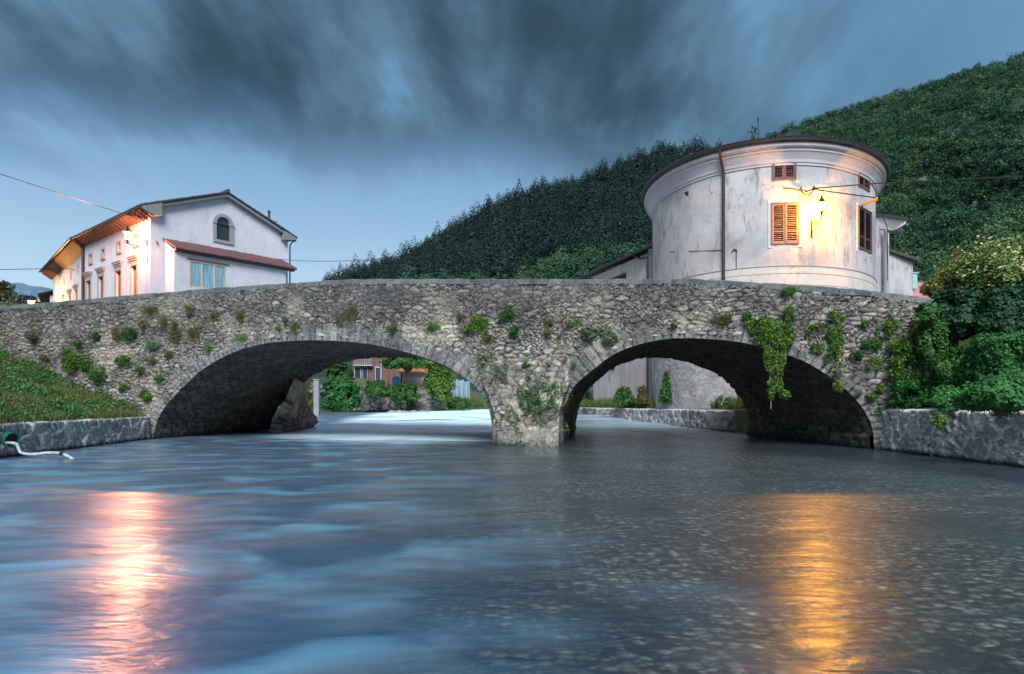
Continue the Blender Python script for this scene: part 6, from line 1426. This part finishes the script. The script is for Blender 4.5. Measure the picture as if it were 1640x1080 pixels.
bush('leafy_shrub', 'low dark shrub between the garden wall and the rounded wall, through the left arch', 655, 628, 60.5, 22, 17, 'leaf_mid', 4000, .11, 'bush', .8, 18, .36, 0, 21, 1.2)
bush('leafy_shrub', 'low dark shrub at the foot of the pale board fence, through the left arch', 735, 648, 66, 26, 9, 'leaf_mid', 3000, .12, 'bush', .8, 16, .36, 0, 22, .6)
# through the right arch
def column(label, px, pyb, pyt, Yd, rx, mat, seed, n=2600, name='column_shrub'):
    r_ = np.random.RandomState(200 + seed); b_ = at(px, pyb, Yd); t_ = at(px, pyt, Yd); w_ = rx / F * Yd; H = t_.z - b_.z
    o_ = empty(name, b_, 0, label, 'shrub'); C = []
    for k in range(max(5, n // 130)):
        th = r_.uniform(0, 6.28); rr_ = w_ * r_.rand() ** .5; hh = H * r_.uniform(.55, 1.05)
        for q in r_.rand(130): C.append((b_.x + math.cos(th) * rr_ * (1.15 - .75 * q) + r_.normal() * .05, b_.y + math.sin(th) * rr_ * (1.1 - .7 * q) + r_.normal() * .05, b_.z + hh * q))
    leafmesh('foliage', C, .055, M[mat], r_, o_, upbias=.1); m_ = MB()
    for k in range(5): m_.tube([b_, b_ + V3((r_.uniform(-.3, .3) * w_, 0, H * .5)), b_ + V3((r_.uniform(-.6, .6) * w_, r_.uniform(-.5, .5) * w_, H * .9))], [.02, .014, .006], 5)
    m_.build('stem', M['bark'], o_)
column('tall narrow pointed shrub against the pale stone wall through the right arch', 1074, 645, 592, 34.5, 17, 'leaf_mid', 1, 6500)
column('round low green bush before the pinkish wall through the right arch', 998, 646, 620, 38.5, 20, 'leaf_mid', 2, 3600, 'low_bush')
column('loose tall weeds right of the pointed shrub through the right arch', 1105, 645, 608, 33.5, 18, 'leaf_mid', 3, 1700, 'tall_weeds')
column('thin tall weeds furthest right before the pale stone wall in the right arch', 1126, 645, 602, 32.8, 12, 'leaf_mid', 4, 1100, 'tall_weeds')
column('dry tan weeds between the two bushes through the right arch', 1028, 646, 618, 37, 10, 'leaf_olive', 5, 500, 'tall_weeds')
column('dark shrub in the shade just right of the pier through the right arch', 933, 640, 606, 42, 14, 'leaf_dark', 6, 2400, 'low_bush')
column('low tangled green weeds at the right end of the grass strip, right arch', 1165, 645, 625, 31.5, 26, 'leaf_mid', 7, 2600, 'low_bush')
# far left tree
bush('broad_tree', 'grey-green tree at the left edge above the parapet', 2, 478, 62, 26, 34, 'leaf_grey', 6000, .14, 'tree', 1.6, 22, .32, 0, 17, 4, True)
bush('broad_tree', 'small dull green tree left of the low street lamp', 42, 484, 70, 20, 14, 'leaf_grey', 2200, .14, 'tree', 1.2, 14, .34, 0, 18, 4, True)
bush('broad_tree', 'far tree outside the left edge', -60, 470, 60, 36, 36, 'leaf_grey', 5000, .14, 'tree', 1.8, 20, .34, 0, 19, 4, True) if False else None

# origins of single-mesh things at their own base
for o_ in list(COL.objects):
    if o_.type == 'MESH' and o_.parent is None and not o_.children and o_.get('kind') is None and not o_.modifiers:
        n = len(o_.data.vertices); v = np.empty(n * 3, dtype=np.float32); o_.data.vertices.foreach_get('co', v); v = v.reshape(-1, 3)
        c = np.array([(v[:, 0].min() + v[:, 0].max()) / 2, (v[:, 1].min() + v[:, 1].max()) / 2, v[:, 2].min()], dtype=np.float32)
        o_.data.vertices.foreach_set('co', (v - c).ravel()); o_.location = c.tolist(); o_.data.update()
